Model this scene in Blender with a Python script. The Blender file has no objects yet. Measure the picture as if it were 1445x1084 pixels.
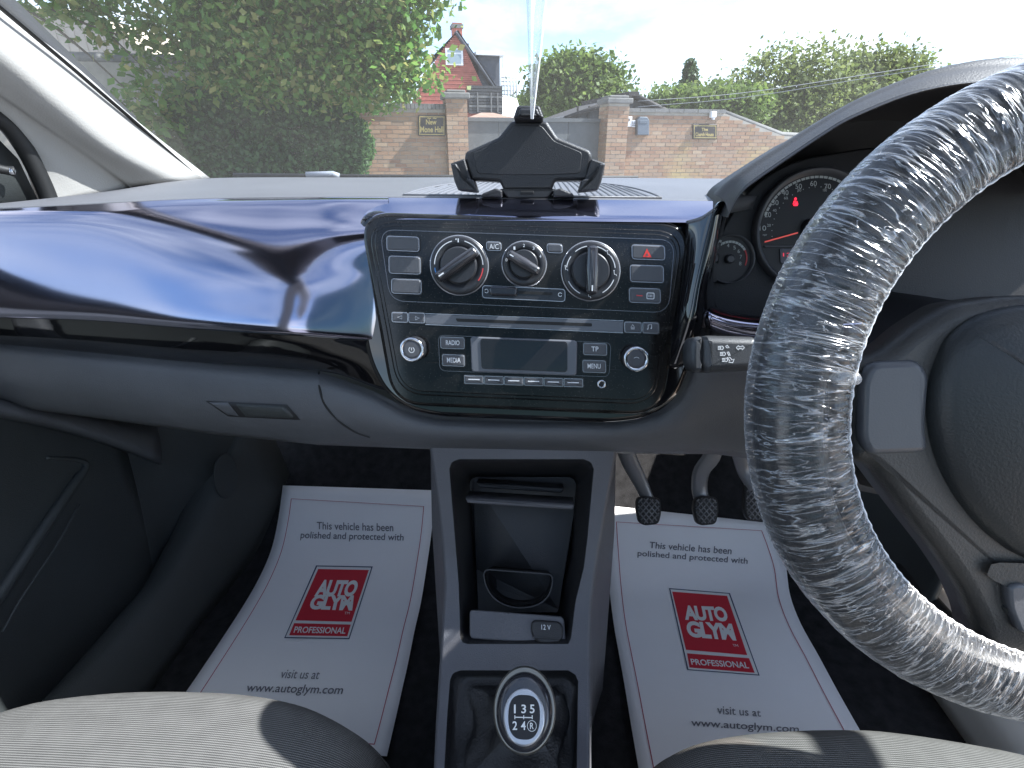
import bpy, bmesh, math, random
import numpy as np
from mathutils import Vector, Matrix, noise as mnoise
random.seed(7); np.random.seed(7)
R = math.radians
scene = bpy.context.scene
COL = scene.collection

# ------------------------------------------------------------------ camera
F_PX, CX, CY = 740.0, 722.5, 542.0
PITCH, YAW = R(24.5), R(3.2)
CAM = Vector((0, 0, 1.15))
cd = bpy.data.cameras.new('Camera'); cam = bpy.data.objects.new('Camera', cd); COL.objects.link(cam)
cam.location = CAM; cam.rotation_euler = (math.pi/2 - PITCH, 0, YAW)
cd.sensor_width = 36.0; cd.lens = 36.0*F_PX/1445.0; cd.clip_start = 0.02; cd.clip_end = 2000
scene.camera = cam

# ------------------------------------------------------------------ sky, sun, exposure
SUN_AZ, SUN_EL = R(85), R(47)          # azimuth clockwise from the car's nose
sdir = Vector((math.cos(SUN_EL)*math.sin(SUN_AZ), math.cos(SUN_EL)*math.cos(SUN_AZ), math.sin(SUN_EL)))
w = bpy.data.worlds.new('World'); scene.world = w; w.use_nodes = True
nt = w.node_tree; nt.nodes.clear()
def N(nt, t, **kw):
    n = nt.nodes.new(t)
    for k, v in kw.items():
        if k.startswith('i_'):
            key = k[2:]
            key = int(key) if key.isdigit() else key.replace('_', ' ')
            n.inputs[key].default_value = v
        else: setattr(n, k, v)
    return n
L = lambda nt, a, b: nt.links.new(a, b)
sky = N(nt, 'ShaderNodeTexSky', sky_type='NISHITA', sun_disc=False, sun_elevation=SUN_EL, sun_rotation=SUN_AZ, air_density=.9, dust_density=.6, ozone_density=2.2)
tc = N(nt, 'ShaderNodeTexCoord')
mp = N(nt, 'ShaderNodeMapping'); mp.inputs['Scale'].default_value = (2.2, 2.2, 6.0); mp.inputs['Location'].default_value = (1.3, .4, .2)
ns = N(nt, 'ShaderNodeTexNoise', i_Scale=1.5, i_Detail=7.0, i_Roughness=.55, i_Distortion=.3)
cr = N(nt, 'ShaderNodeValToRGB'); cr.color_ramp.elements[0].position = .40; cr.color_ramp.elements[1].position = .74
mx = N(nt, 'ShaderNodeMixRGB'); mx.inputs['Color2'].default_value = (5.6, 5.8, 6.0, 1)
bg = N(nt, 'ShaderNodeBackground', i_Strength=.10); wo = N(nt, 'ShaderNodeOutputWorld')
L(nt, tc.outputs['Generated'], mp.inputs['Vector']); L(nt, mp.outputs[0], ns.inputs['Vector']); L(nt, ns.outputs['Fac'], cr.inputs[0])
L(nt, cr.outputs[0], mx.inputs['Fac']); L(nt, sky.outputs[0], mx.inputs['Color1']); L(nt, mx.outputs[0], bg.inputs['Color']); L(nt, bg.outputs[0], wo.inputs['Surface'])
sl = bpy.data.lights.new('Sun', 'SUN'); sun = bpy.data.objects.new('Sun', sl); COL.objects.link(sun)
sl.energy = 4.2; sl.angle = R(.5); sl.color = (1, .96, .90)
sun.rotation_euler = sdir.to_track_quat('Z', 'Y').to_euler()
sun.location = (0, 0, 20)
vs = scene.view_settings; vs.view_transform = 'Standard'; vs.look = 'None'; vs.gamma = 1.0; vs.use_curve_mapping = False
vs.exposure = 2.05
cy = scene.cycles
cy.use_denoising = True; cy.transparent_max_bounces = 24; cy.max_bounces = 10; cy.diffuse_bounces = 5; cy.glossy_bounces = 5; cy.transmission_bounces = 6
cy.sample_clamp_indirect = 8.0

# ------------------------------------------------------------------ pixel -> place helpers (a pixel gives a direction only)
fw = Vector((0, math.cos(PITCH), -math.sin(PITCH))); up = Vector((0, math.sin(PITCH), math.cos(PITCH)))
RY = Matrix.Rotation(YAW, 3, 'Z')
def ray(px, py):
    return RY @ (fw + Vector((1, 0, 0))*((px-CX)/F_PX) + up*((CY-py)/F_PX))
def WY(px, py, Y): d = ray(px, py); return CAM + d*((Y-CAM.y)/d.y)
def WZ(px, py, Z): d = ray(px, py); return CAM + d*((Z-CAM.z)/d.z)
def WX(px, py, X): d = ray(px, py); return CAM + d*((X-CAM.x)/d.x)
class Fr:
    def __init__(s, O, V, U=Vector((1, 0, 0))):
        s.O = Vector(O); s.V = Vector(V).normalized(); s.U = Vector(U).normalized(); s.N = s.U.cross(s.V).normalized()
    def pt(s, u, v, n=0): return s.O + s.U*u + s.V*v + s.N*n
    def uv(s, px, py, n=0):
        d = ray(px, py); o = s.O + s.N*n
        t = (o-CAM).dot(s.N)/d.dot(s.N); p = CAM + d*t - s.O
        return (p.dot(s.U), p.dot(s.V))
    def pts(s, lst, n=0): return [s.uv(x, y, n) for x, y in lst]

# ------------------------------------------------------------------ materials
MATS = {}
def mat(name, col, rough=.5, metal=0., bump=0., bscale=300., var=0., vscale=6., coat=0., spec=.5, dust=0., emit=0., bdist=.001, dscale=900.):
    m = bpy.data.materials.new(name); m.use_nodes = True; nt = m.node_tree
    b = nt.nodes['Principled BSDF']
    c4 = (*col, 1)
    b.inputs['Base Color'].default_value = c4; b.inputs['Roughness'].default_value = rough; b.inputs['Metallic'].default_value = metal
    b.inputs['Specular IOR Level'].default_value = spec; b.inputs['Coat Weight'].default_value = coat; b.inputs['Coat Roughness'].default_value = .03
    tc = N(nt, 'ShaderNodeTexCoord'); out = None
    if var:
        n = N(nt, 'ShaderNodeTexNoise', i_Scale=vscale, i_Detail=6.0, i_Roughness=.6); L(nt, tc.outputs['Object'], n.inputs['Vector'])
        mx = N(nt, 'ShaderNodeMixRGB', blend_type='MULTIPLY', i_Fac=1.0); mx.inputs['Color1'].default_value = c4
        r = N(nt, 'ShaderNodeMapRange'); r.inputs['From Min'].default_value = .3; r.inputs['From Max'].default_value = .7; r.inputs['To Min'].default_value = 1-var; r.inputs['To Max'].default_value = 1+var
        L(nt, n.outputs['Fac'], r.inputs[0]); L(nt, r.outputs[0], mx.inputs['Color2']); out = mx.outputs[0]
    if dust:
        v = N(nt, 'ShaderNodeTexVoronoi', i_Scale=dscale); L(nt, tc.outputs['Object'], v.inputs['Vector'])
        n2 = N(nt, 'ShaderNodeTexNoise', i_Scale=14.0, i_Detail=4.0); L(nt, tc.outputs['Object'], n2.inputs['Vector'])
        a = N(nt, 'ShaderNodeMapRange'); a.inputs['From Min'].default_value = .28; a.inputs['From Max'].default_value = .1; L(nt, v.outputs['Distance'], a.inputs[0])
        sp = N(nt, 'ShaderNodeSeparateColor'); L(nt, v.outputs['Color'], sp.inputs[0])
        g = N(nt, 'ShaderNodeMath', operation='GREATER_THAN', i_1=.80); L(nt, sp.outputs[0], g.inputs[0])
        mu = N(nt, 'ShaderNodeMath', operation='MULTIPLY'); L(nt, a.outputs[0], mu.inputs[0]); L(nt, g.outputs[0], mu.inputs[1])
        f = N(nt, 'ShaderNodeMapRange'); f.inputs['From Min'].default_value = .4; f.inputs['From Max'].default_value = .7; f.inputs['To Max'].default_value = .12*dust; L(nt, n2.outputs['Fac'], f.inputs[0])
        mu2 = N(nt, 'ShaderNodeMath', operation='MULTIPLY_ADD', i_1=.6*dust); L(nt, mu.outputs[0], mu2.inputs[0]); L(nt, f.outputs[0], mu2.inputs[2]); mu2.use_clamp = True
        mx = N(nt, 'ShaderNodeMixRGB'); mx.inputs['Color1'].default_value = c4; mx.inputs['Color2'].default_value = (.38, .35, .30, 1)
        if out: L(nt, out, mx.inputs['Color1'])
        L(nt, mu2.outputs[0], mx.inputs['Fac']); out = mx.outputs[0]
        rr = N(nt, 'ShaderNodeMapRange'); rr.inputs['To Min'].default_value = rough; rr.inputs['To Max'].default_value = .8; L(nt, mu2.outputs[0], rr.inputs[0]); L(nt, rr.outputs[0], b.inputs['Roughness'])
        if metal:
            r2 = N(nt, 'ShaderNodeMapRange'); r2.inputs['To Min'].default_value = metal; r2.inputs['To Max'].default_value = 0; L(nt, mu2.outputs[0], r2.inputs[0]); L(nt, r2.outputs[0], b.inputs['Metallic'])
    if out: L(nt, out, b.inputs['Base Color'])
    if bump:
        n = N(nt, 'ShaderNodeTexNoise', i_Scale=bscale, i_Detail=3.0); L(nt, tc.outputs['Object'], n.inputs['Vector'])
        bp = N(nt, 'ShaderNodeBump', i_Strength=bump, i_Distance=bdist); L(nt, n.outputs['Fac'], bp.inputs['Height']); L(nt, bp.outputs[0], b.inputs['Normal'])
    if emit:
        b.inputs['Emission Color'].default_value = c4; b.inputs['Emission Strength'].default_value = emit
    MATS[name] = m; return m

mat('pad', (.13, .13, .138), .5, bump=.5, bscale=900, var=.12)
mat('lower', (.10, .104, .112), .40, bump=.5, bscale=900, var=.12, vscale=9)
mat('gloss', (.006, .006, .0075), .045, coat=.6, dust=.10, var=.1)
mat('paint', (.34, .335, .42), .10, metal=1., coat=.0, dust=.10, var=.05, vscale=3)
mat('bezel', (.007, .0068, .007), .09, coat=.0, spec=.4, dust=.45, var=.2, vscale=30)
mat('bezel_line', (.03, .03, .032), .12, metal=.6)
mat('button', (.075, .077, .085), .38, bump=.2, bscale=1500, dust=.12)
mat('frame_line', (.16, .16, .17), .25, metal=.7)
mat('button_edge', (.42, .42, .44), .25, metal=.7)
mat('knob', (.022, .023, .027), .34, bump=.15, bscale=1800, dust=.2)
mat('knob_gloss', (.03, .03, .035), .16, coat=.5, dust=.25)
mat('chrome', (.62, .62, .64), .14, metal=1.)
mat('screen', (.016, .013, .013), .10, coat=.8, dust=.06)
mat('screen_frame', (.12, .125, .14), .3, coat=.3)
mat('white_print', (.72, .74, .76), .5)
mat('blue_print', (.10, .32, .70), .5)
mat('red_print', (.65, .06, .06), .5)
mat('hazard_red', (.75, .05, .04), .4)
mat('holder', (.024, .024, .026), .42, bump=.35, bscale=1300, dust=.12)
mat('pillar', (.31, .30, .28), .65, bump=.4, bscale=500, var=.04)
mat('headliner', (.62, .64, .69), .9, bump=.3, bscale=400)
mat('visor', (.02, .02, .021), .85, bump=.3, bscale=400)
mat('carpet', (.022, .022, .024), .95, bump=1., bscale=700, var=.4, vscale=60, spec=.2)
mat('door', (.045, .050, .050), .5, bump=.5, bscale=800, var=.12)
mat('rubber', (.012, .012, .012), .6)
mat('rubber_pedal', (.018, .018, .019), .55, bump=.3, bscale=900, dust=.3)
mat('pedal_metal', (.26, .26, .27), .42, metal=.5, bump=.2, bscale=500, dust=.15)
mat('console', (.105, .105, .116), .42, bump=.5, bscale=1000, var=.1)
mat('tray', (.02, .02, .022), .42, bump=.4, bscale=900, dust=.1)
mat('leather', (.016, .016, .017), .42, bump=.6, bscale=500)
mat('rim', (.016, .016, .017), .35, bump=.3, bscale=600)
mat('wheel_plastic', (.022, .025, .026), .42, bump=.5, bscale=700, bdist=.0006)
mat('wheel_shell', (.04, .039, .037), .40, bump=.4, bscale=700)
mat('wheel_insert', (.085, .09, .10), .34, bump=.15, bscale=900)
mat('stalk', (.045, .047, .05), .38, bump=.25, bscale=1200, dust=.12)
mat('paper', (.90, .90, .92), .75, bump=.35, bscale=22, var=.02, bdist=.004)
mat('print_red', (.62, .022, .045), .6)
mat('print_border', (.45, .05, .10), .6)
mat('print_blue', (.035, .06, .13), .6)
mat('print_grey', (.15, .15, .18), .6)
mat('print_grey_pale', (.19, .19, .22), .6)
mat('print_white', (.82, .82, .82), .6)
mat('cluster', (.016, .016, .018), .5, bump=.3, bscale=900)
mat('cluster_face', (.008, .008, .009), .4)
mat('cluster_ring', (.06, .06, .065), .3)
mat('dial_print', (.55, .57, .55), .6)
mat('lcd', (.10, .10, .12), .25)
mat('needle', (.75, .10, .08), .4, emit=.12)
mat('warning_red', (.85, .02, .05), .4, emit=.45)
mat('body_paint', (.42, .39, .34), .25, metal=.3, coat=.5, dust=.2)
mat('sill_paint', (.62, .58, .52), .3, coat=.5, dust=.1)
mat('seal', (.008, .008, .008), .6)
mat('frit', (.006, .006, .006), .5)
mat('wiper', (.25, .27, .30), .4)
mat('collar', (.26, .25, .22), .32, metal=.8)
mat('badge_silver', (.48, .49, .51), .26, metal=.7)
# outside
mat('asphalt', (.27, .275, .30), .9, bump=.6, bscale=80, bdist=.01, var=.25, vscale=3)
mat('mortar', (.36, .33, .28), .95, bump=.5, bscale=90, bdist=.004, var=.15, vscale=5)
mat('coping', (.17, .165, .155), .85, bump=.5, bscale=60, bdist=.004, var=.2)
mat('coping_red', (.30, .15, .11), .85, bump=.5, bscale=60, bdist=.004, var=.25, vscale=9)
mat('gate', (.11, .115, .115), .7, var=.15, vscale=4, bump=.2, bscale=60)
mat('plaque', (.045, .035, .03), .4)
mat('gold', (.55, .42, .16), .45, metal=.3)
mat('keypad', (.68, .69, .70), .4)
mat('letterbox', (.12, .14, .165), .4)
mat('keys', (.10, .10, .11), .5)
mat('tile_red', (.40, .13, .095), .85, var=.2, vscale=5)
mat('roof_dark', (.045, .04, .038), .85, var=.25, vscale=4)
mat('roof_brown', (.28, .17, .12), .85, var=.2, vscale=5)
mat('slate', (.075, .08, .095), .7, var=.15, vscale=4)
mat('timber', (.06, .06, .062), .8, var=.3, vscale=12)
mat('white_paint', (.78, .78, .76), .5)
mat('pane', (.30, .36, .38), .1)
mat('barn_wall', (.62, .52, .38), .85, var=.08, vscale=2)
mat('barn_roof', (.42, .36, .29), .8, var=.12, vscale=2)
mat('bark', (.10, .08, .06), .9, bump=.8, bscale=30, bdist=.02, var=.3)
mat('metal_spike', (.10, .10, .10), .6)
mat('wire', (.30, .30, .30), .6)
mat('paver', (.40, .30, .22), .9, bump=.5, bscale=60, var=.2, vscale=6)

def fabric(name, c1, c2, scale):
    m = bpy.data.materials.new(name); m.use_nodes = True; nt = m.node_tree; b = nt.nodes['Principled BSDF']
    tc = N(nt, 'ShaderNodeTexCoord')
    wv = N(nt, 'ShaderNodeTexWave', wave_type='BANDS', bands_direction='Y', i_Scale=scale, i_Distortion=.4); wv.inputs['Detail'].default_value = 2.0; wv.inputs['Detail Scale'].default_value = 3.0
    w2 = N(nt, 'ShaderNodeTexWave', wave_type='BANDS', bands_direction='X', i_Scale=scale*1.3, i_Distortion=.6)
    ns = N(nt, 'ShaderNodeTexNoise', i_Scale=60.0, i_Detail=4.0)
    for q in (wv, w2, ns): L(nt, tc.outputs['Object'], q.inputs['Vector'])
    a = N(nt, 'ShaderNodeMath', operation='MULTIPLY_ADD', i_1=.3); L(nt, w2.outputs['Fac'], a.inputs[0]); L(nt, wv.outputs['Fac'], a.inputs[2])
    a2 = N(nt, 'ShaderNodeMath', operation='MULTIPLY_ADD', i_1=.5); L(nt, ns.outputs['Fac'], a2.inputs[0]); L(nt, a.outputs[0], a2.inputs[2])
    r = N(nt, 'ShaderNodeMapRange'); r.inputs['From Min'].default_value = .35; r.inputs['From Max'].default_value = 1.3; L(nt, a2.outputs[0], r.inputs[0])
    mx = N(nt, 'ShaderNodeMixRGB'); mx.inputs[1].default_value = (*c1, 1); mx.inputs[2].default_value = (*c2, 1); L(nt, r.outputs[0], mx.inputs[0])
    L(nt, mx.outputs[0], b.inputs['Base Color']); b.inputs['Roughness'].default_value = .9; b.inputs['Specular IOR Level'].default_value = .2
    bp = N(nt, 'ShaderNodeBump', i_Strength=.6, i_Distance=.001); L(nt, a.outputs[0], bp.inputs['Height']); L(nt, bp.outputs[0], b.inputs['Normal'])
    MATS[name] = m
fabric('seat_fabric', (.055, .053, .05), (.19, .183, .172), 170)

def brickmat():
    m = bpy.data.materials.new('brick'); m.use_nodes = True; nt = m.node_tree; b = nt.nodes['Principled BSDF']
    g = N(nt, 'ShaderNodeNewGeometry'); cr = N(nt, 'ShaderNodeValToRGB')
    e = cr.color_ramp.elements; e[0].color = (.28, .165, .11, 1); e[1].color = (.42, .30, .20, 1)
    for p_, c in ((.3, (.34, .21, .135, 1)), (.6, (.38, .25, .16, 1)), (.85, (.30, .21, .15, 1))):
        q = e.new(p_); q.color = c
    tc = N(nt, 'ShaderNodeTexCoord'); n = N(nt, 'ShaderNodeTexNoise', i_Scale=1.1, i_Detail=5.0); L(nt, tc.outputs['Object'], n.inputs['Vector'])
    r = N(nt, 'ShaderNodeMapRange'); r.inputs['From Min'].default_value = .56; r.inputs['From Max'].default_value = .74; r.inputs['To Max'].default_value = .6; L(nt, n.outputs['Fac'], r.inputs[0])
    mx = N(nt, 'ShaderNodeMixRGB'); mx.inputs[2].default_value = (.50, .40, .15, 1)   # lichen
    L(nt, g.outputs['Random Per Island'], cr.inputs[0]); L(nt, cr.outputs[0], mx.inputs[1]); L(nt, r.outputs[0], mx.inputs[0]); L(nt, mx.outputs[0], b.inputs['Base Color'])
    b.inputs['Roughness'].default_value = .9; MATS['brick'] = m
brickmat()

def leafmat(name, cols, trans=.35):
    m = bpy.data.materials.new(name); m.use_nodes = True; nt = m.node_tree; b = nt.nodes['Principled BSDF']
    g = N(nt, 'ShaderNodeNewGeometry'); cr = N(nt, 'ShaderNodeValToRGB'); e = cr.color_ramp.elements
    e[0].color = (*cols[0], 1); e[1].color = (*cols[-1], 1)
    for i, c in enumerate(cols[1:-1]):
        q = e.new((i+1)/(len(cols)-1)); q.color = (*c, 1)
    L(nt, g.outputs['Random Per Island'], cr.inputs[0]); L(nt, cr.outputs[0], b.inputs['Base Color'])
    b.inputs['Roughness'].default_value = .5; b.inputs['Specular IOR Level'].default_value = .35
    t = N(nt, 'ShaderNodeBsdfTranslucent'); L(nt, cr.outputs[0], t.inputs['Color'])
    ms = N(nt, 'ShaderNodeMixShader', i_Fac=trans); L(nt, b.outputs[0], ms.inputs[1]); L(nt, t.outputs[0], ms.inputs[2])
    L(nt, ms.outputs[0], nt.nodes['Material Output'].inputs['Surface']); MATS[name] = m
leafmat('leaf_sycamore', [(.07, .16, .03), (.11, .24, .05), (.14, .27, .055), (.18, .29, .065), (.24, .30, .08), (.34, .30, .11)], .62)
leafmat('leaf_ivy', [(.05, .11, .035), (.075, .15, .05), (.10, .18, .06)], .5)
leafmat('leaf_light', [(.09, .14, .03), (.13, .19, .045), (.17, .22, .06)], .5)
leafmat('leaf_conifer', [(.05, .09, .035), (.08, .12, .04)], .3)
leafmat('leaf_birch', [(.12, .16, .045), (.17, .21, .06), (.21, .24, .08)], .5)

def glassmat():
    m = bpy.data.materials.new('windscreen'); m.use_nodes = True; nt = m.node_tree; nt.nodes.clear()
    o = N(nt, 'ShaderNodeOutputMaterial'); tr = N(nt, 'ShaderNodeBsdfTransparent'); tr.inputs[0].default_value = (.70, .76, .83, 1)
    gl = N(nt, 'ShaderNodeBsdfGlossy', i_Roughness=.0); fr = N(nt, 'ShaderNodeFresnel', i_IOR=1.38)
    m1 = N(nt, 'ShaderNodeMixShader'); L(nt, fr.outputs[0], m1.inputs[0]); L(nt, tr.outputs[0], m1.inputs[1]); L(nt, gl.outputs[0], m1.inputs[2])
    tl = N(nt, 'ShaderNodeBsdfTranslucent'); tl.inputs[0].default_value = (.8, .8, .75, 1)
    tc = N(nt, 'ShaderNodeTexCoord'); v = N(nt, 'ShaderNodeTexVoronoi', i_Scale=170.0); L(nt, tc.outputs['Object'], v.inputs['Vector'])
    a = N(nt, 'ShaderNodeMapRange'); a.inputs['From Min'].default_value = .16; a.inputs['From Max'].default_value = .08; a.inputs['To Min'].default_value = 0; a.inputs['To Max'].default_value = .06; L(nt, v.outputs['Distance'], a.inputs[0])
    n = N(nt, 'ShaderNodeTexNoise', i_Scale=9.0, i_Detail=5.0); L(nt, tc.outputs['Object'], n.inputs['Vector'])
    b = N(nt, 'ShaderNodeMapRange'); b.inputs['To Min'].default_value = .010; b.inputs['To Max'].default_value = .026; L(nt, n.outputs['Fac'], b.inputs[0])
    ad = N(nt, 'ShaderNodeMath', operation='ADD'); L(nt, a.outputs[0], ad.inputs[0]); L(nt, b.outputs[0], ad.inputs[1])
    m2 = N(nt, 'ShaderNodeMixShader'); L(nt, ad.outputs[0], m2.inputs[0]); L(nt, m1.outputs[0], m2.inputs[1]); L(nt, tl.outputs[0], m2.inputs[2])
    L(nt, m2.outputs[0], o.inputs['Surface']); MATS['windscreen'] = m
glassmat()
def tintmat():
    m = bpy.data.materials.new('tint'); m.use_nodes = True; nt = m.node_tree; nt.nodes.clear()
    o = N(nt, 'ShaderNodeOutputMaterial'); tr = N(nt, 'ShaderNodeBsdfTransparent'); tr.inputs[0].default_value = (.13, .19, .21, 1)
    gl = N(nt, 'ShaderNodeBsdfGlossy', i_Roughness=.0); fr = N(nt, 'ShaderNodeFresnel', i_IOR=1.4)
    m1 = N(nt, 'ShaderNodeMixShader'); L(nt, fr.outputs[0], m1.inputs[0]); L(nt, tr.outputs[0], m1.inputs[1]); L(nt, gl.outputs[0], m1.inputs[2]); L(nt, m1.outputs[0], o.inputs['Surface']); MATS['tint'] = m
tintmat()
g2 = MATS['tint'].copy(); g2.name = 'side_glass'; g2.node_tree.nodes['Transparent BSDF'].inputs[0].default_value = (.72, .80, .86, 1); MATS['side_glass'] = g2
def filmmat(name, base, gain, streak):
    m = bpy.data.materials.new(name); m.use_nodes = True; nt = m.node_tree; nt.nodes.clear()
    o = N(nt, 'ShaderNodeOutputMaterial'); tr = N(nt, 'ShaderNodeBsdfTransparent'); tr.inputs[0].default_value = (.93, .94, .95, 1)
    gl = N(nt, 'ShaderNodeBsdfGlossy', i_Roughness=.19); gl.inputs[0].default_value = (.95, .95, .95, 1)
    df = N(nt, 'ShaderNodeBsdfDiffuse'); df.inputs[0].default_value = (.85, .86, .88, 1)
    tc = N(nt, 'ShaderNodeTexCoord')
    n = N(nt, 'ShaderNodeTexNoise', i_Scale=1.0, i_Detail=3.0, i_Roughness=.55, i_Distortion=.4); L(nt, tc.outputs['UV'], n.inputs['Vector'])
    n2 = N(nt, 'ShaderNodeTexNoise', i_Scale=2.3, i_Detail=2.0, i_Roughness=.55, i_Distortion=.6); L(nt, tc.outputs['UV'], n2.inputs['Vector'])
    def ridge(nn, lo):
        a = N(nt, 'ShaderNodeMath', operation='SUBTRACT', i_1=.5); L(nt, nn.outputs['Fac'], a.inputs[0])
        b = N(nt, 'ShaderNodeMath', operation='ABSOLUTE'); L(nt, a.outputs[0], b.inputs[0])
        c = N(nt, 'ShaderNodeMapRange'); c.inputs['From Min'].default_value = lo; c.inputs['From Max'].default_value = 0; L(nt, b.outputs[0], c.inputs[0]); return c
    r1, r2 = ridge(n, .022), ridge(n2, .018)
    mxm = N(nt, 'ShaderNodeMath', operation='MAXIMUM'); L(nt, r1.outputs[0], mxm.inputs[0]); L(nt, r2.outputs[0], mxm.inputs[1])
    hs = N(nt, 'ShaderNodeMath', operation='MULTIPLY_ADD', i_1=.5); L(nt, mxm.outputs[0], hs.inputs[0]); L(nt, n.outputs['Fac'], hs.inputs[2])
    bp = N(nt, 'ShaderNodeBump', i_Strength=.4, i_Distance=.002); L(nt, hs.outputs[0], bp.inputs['Height'])
    L(nt, bp.outputs[0], gl.inputs['Normal'])
    lw = N(nt, 'ShaderNodeFresnel', i_IOR=1.45); L(nt, bp.outputs[0], lw.inputs['Normal'])
    f1 = N(nt, 'ShaderNodeMath', operation='MULTIPLY_ADD', i_1=gain, i_2=base); L(nt, lw.outputs[0], f1.inputs[0])
    f2 = N(nt, 'ShaderNodeMath', operation='MULTIPLY_ADD', i_1=streak); f2.use_clamp = True; L(nt, mxm.outputs[0], f2.inputs[0]); L(nt, f1.outputs[0], f2.inputs[2])
    ms = N(nt, 'ShaderNodeMixShader', i_Fac=.45); L(nt, gl.outputs[0], ms.inputs[1]); L(nt, df.outputs[0], ms.inputs[2])
    m1 = N(nt, 'ShaderNodeMixShader'); L(nt, f2.outputs[0], m1.inputs[0]); L(nt, tr.outputs[0], m1.inputs[1]); L(nt, ms.outputs[0], m1.inputs[2])
    L(nt, m1.outputs[0], o.inputs['Surface']); MATS[name] = m
filmmat('film', .035, 1.25, .34)
filmmat('film_strip', .26, .5, .10)
MATS['film_strip'].node_tree.nodes['Mix Shader'].inputs[0].default_value = .8
mat('hood', (.055, .053, .052), .55, bump=.5, bscale=900, var=.12)
mat('lcd_red', (.75, .05, .08), .4, emit=.25)
mat('door_frame', (.012, .012, .013), .5)

# ------------------------------------------------------------------ object + mesh helpers
def link(o, parent=None):
    COL.objects.link(o)
    if parent is not None:
        o.parent = parent
        o.matrix_parent_inverse = Matrix.Translation(-INV.get(parent.name, Vector((0, 0, 0))))
    return o
INV = {}
def thing(name, label, cat, loc=(0, 0, 0), group=None):
    o = bpy.data.objects.new(name, None); COL.objects.link(o); o.location = loc; o.empty_display_size = .05
    INV[o.name] = Vector(loc); o['label'] = label; o['category'] = cat
    if group: o['group'] = group
    return o
def tag(o, label, cat=None, group=None, kind=None):
    if label: o['label'] = label
    if cat: o['category'] = cat
    if group: o['group'] = group
    if kind: o['kind'] = kind
    return o
def mobj(name, verts, faces, m, parent=None, smooth=True, flat=None):
    me = bpy.data.meshes.new(name); me.from_pydata([tuple(v) for v in verts], [], faces); me.update()
    if smooth: me.polygons.foreach_set('use_smooth', [True]*len(me.polygons))
    if flat:
        for i in flat: me.polygons[i].use_smooth = False
    me.materials.append(MATS[m]); o = bpy.data.objects.new(name, me); return link(o, parent)
def crom(P, n):
    """Catmull-Rom resample of a list of Vectors into n points (uniform in index)."""
    out = []; k = len(P)
    if k == 2: return [P[0].lerp(P[1], i/(n-1)) for i in range(n)]
    for i in range(n):
        s = i/(n-1)*(k-1); j = min(int(s), k-2); t = s-j
        p0 = P[j-1] if j > 0 else P[0]*2-P[1]; p1 = P[j]; p2 = P[j+1]; p3 = P[j+2] if j+2 < k else P[-1]*2-P[-2]
        out.append(.5*((2*p1)+(p2-p0)*t+(2*p0-5*p1+4*p2-p3)*t*t+(3*p1-p0-3*p2+p3)*t**3))
    return out
def grid(name, rows, m, parent=None, nu=None, nv=None, thick=.003, smooth=True, flip=False, uvscale=None):
    rows = [[Vector(p) for p in r] for r in rows]
    if nu: rows = [crom(r, nu) for r in rows]
    if nv:
        cols = [crom([r[i] for r in rows], nv) for i in range(len(rows[0]))]
        rows = [[c[j] for c in cols] for j in range(nv)]
    a, b = len(rows), len(rows[0])
    V = [p for r in rows for p in r]; Fc = []; sc_n = 0.
    for i in range(a-1):                                  # front side faces the cabin
        for j in range(b-1):
            p0 = rows[i][j]; nn = (rows[i][j+1]-p0).cross(rows[i+1][j]-p0); sc_n += nn.dot(CAM-p0)
    flip = sc_n < 0
    for i in range(a-1):
        for j in range(b-1):
            q = (i*b+j, i*b+j+1, (i+1)*b+j+1, (i+1)*b+j); Fc.append(q[::-1] if flip else q)
    o = mobj(name, V, Fc, m, parent, smooth)
    if uvscale:
        ul = o.data.uv_layers.new(name='UVMap'); me = o.data
        for l in me.loops:
            i, j = divmod(l.vertex_index, b); ul.data[l.index].uv = (j/(b-1)*uvscale[0], i/(a-1)*uvscale[1])
    if thick:
        s = o.modifiers.new('Solidify', 'SOLIDIFY'); s.thickness = thick; s.offset = -1
    return o
def area2(p): return sum(p[i][0]*p[(i+1) % len(p)][1]-p[(i+1) % len(p)][0]*p[i][1] for i in range(len(p)))
def ccw(p): return list(p) if area2(p) > 0 else list(p)[::-1]
def inset(p, d):
    n = len(p); out = []
    for i in range(n):
        a, b, c = Vector(p[i-1]), Vector(p[i]), Vector(p[(i+1) % n])
        e1 = (b-a); e2 = (c-b)
        if e1.length < 1e-9 or e2.length < 1e-9: out.append(tuple(b)); continue
        e1.normalize(); e2.normalize(); n1 = Vector((-e1.y, e1.x)); n2 = Vector((-e2.y, e2.x)); m_ = n1+n2
        if m_.length < 1e-6: m_ = n1
        m_.normalize(); k = max(.5, m_.dot(n1)); out.append(tuple(b+m_*(d/k)))
    return out
def round_poly(p, r, seg=6):
    p = ccw(p); n = len(p); out = []; rs = r if isinstance(r, (list, tuple)) else [r]*n
    for i in range(n):
        a, b, c = Vector(p[i-1]), Vector(p[i]), Vector(p[(i+1) % n])
        d1, d2 = (a-b), (c-b); q = min(rs[i], d1.length*.49, d2.length*.49)
        if q <= 1e-6: out.append(tuple(b)); continue
        s, e = b+d1.normalized()*q, b+d2.normalized()*q
        for k in range(seg+1):
            t = k/seg; out.append(tuple(s*(1-t)**2*.99+b*2*t*(1-t)*.99+e*t*t*.99+(s*(1-t)**2+b*2*t*(1-t)+e*t*t)*.01))
    return out
def rrect(u0, v0, u1, v1, r, seg=6): return round_poly([(u0, v0), (u1, v0), (u1, v1), (u0, v1)], r, seg)
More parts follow.
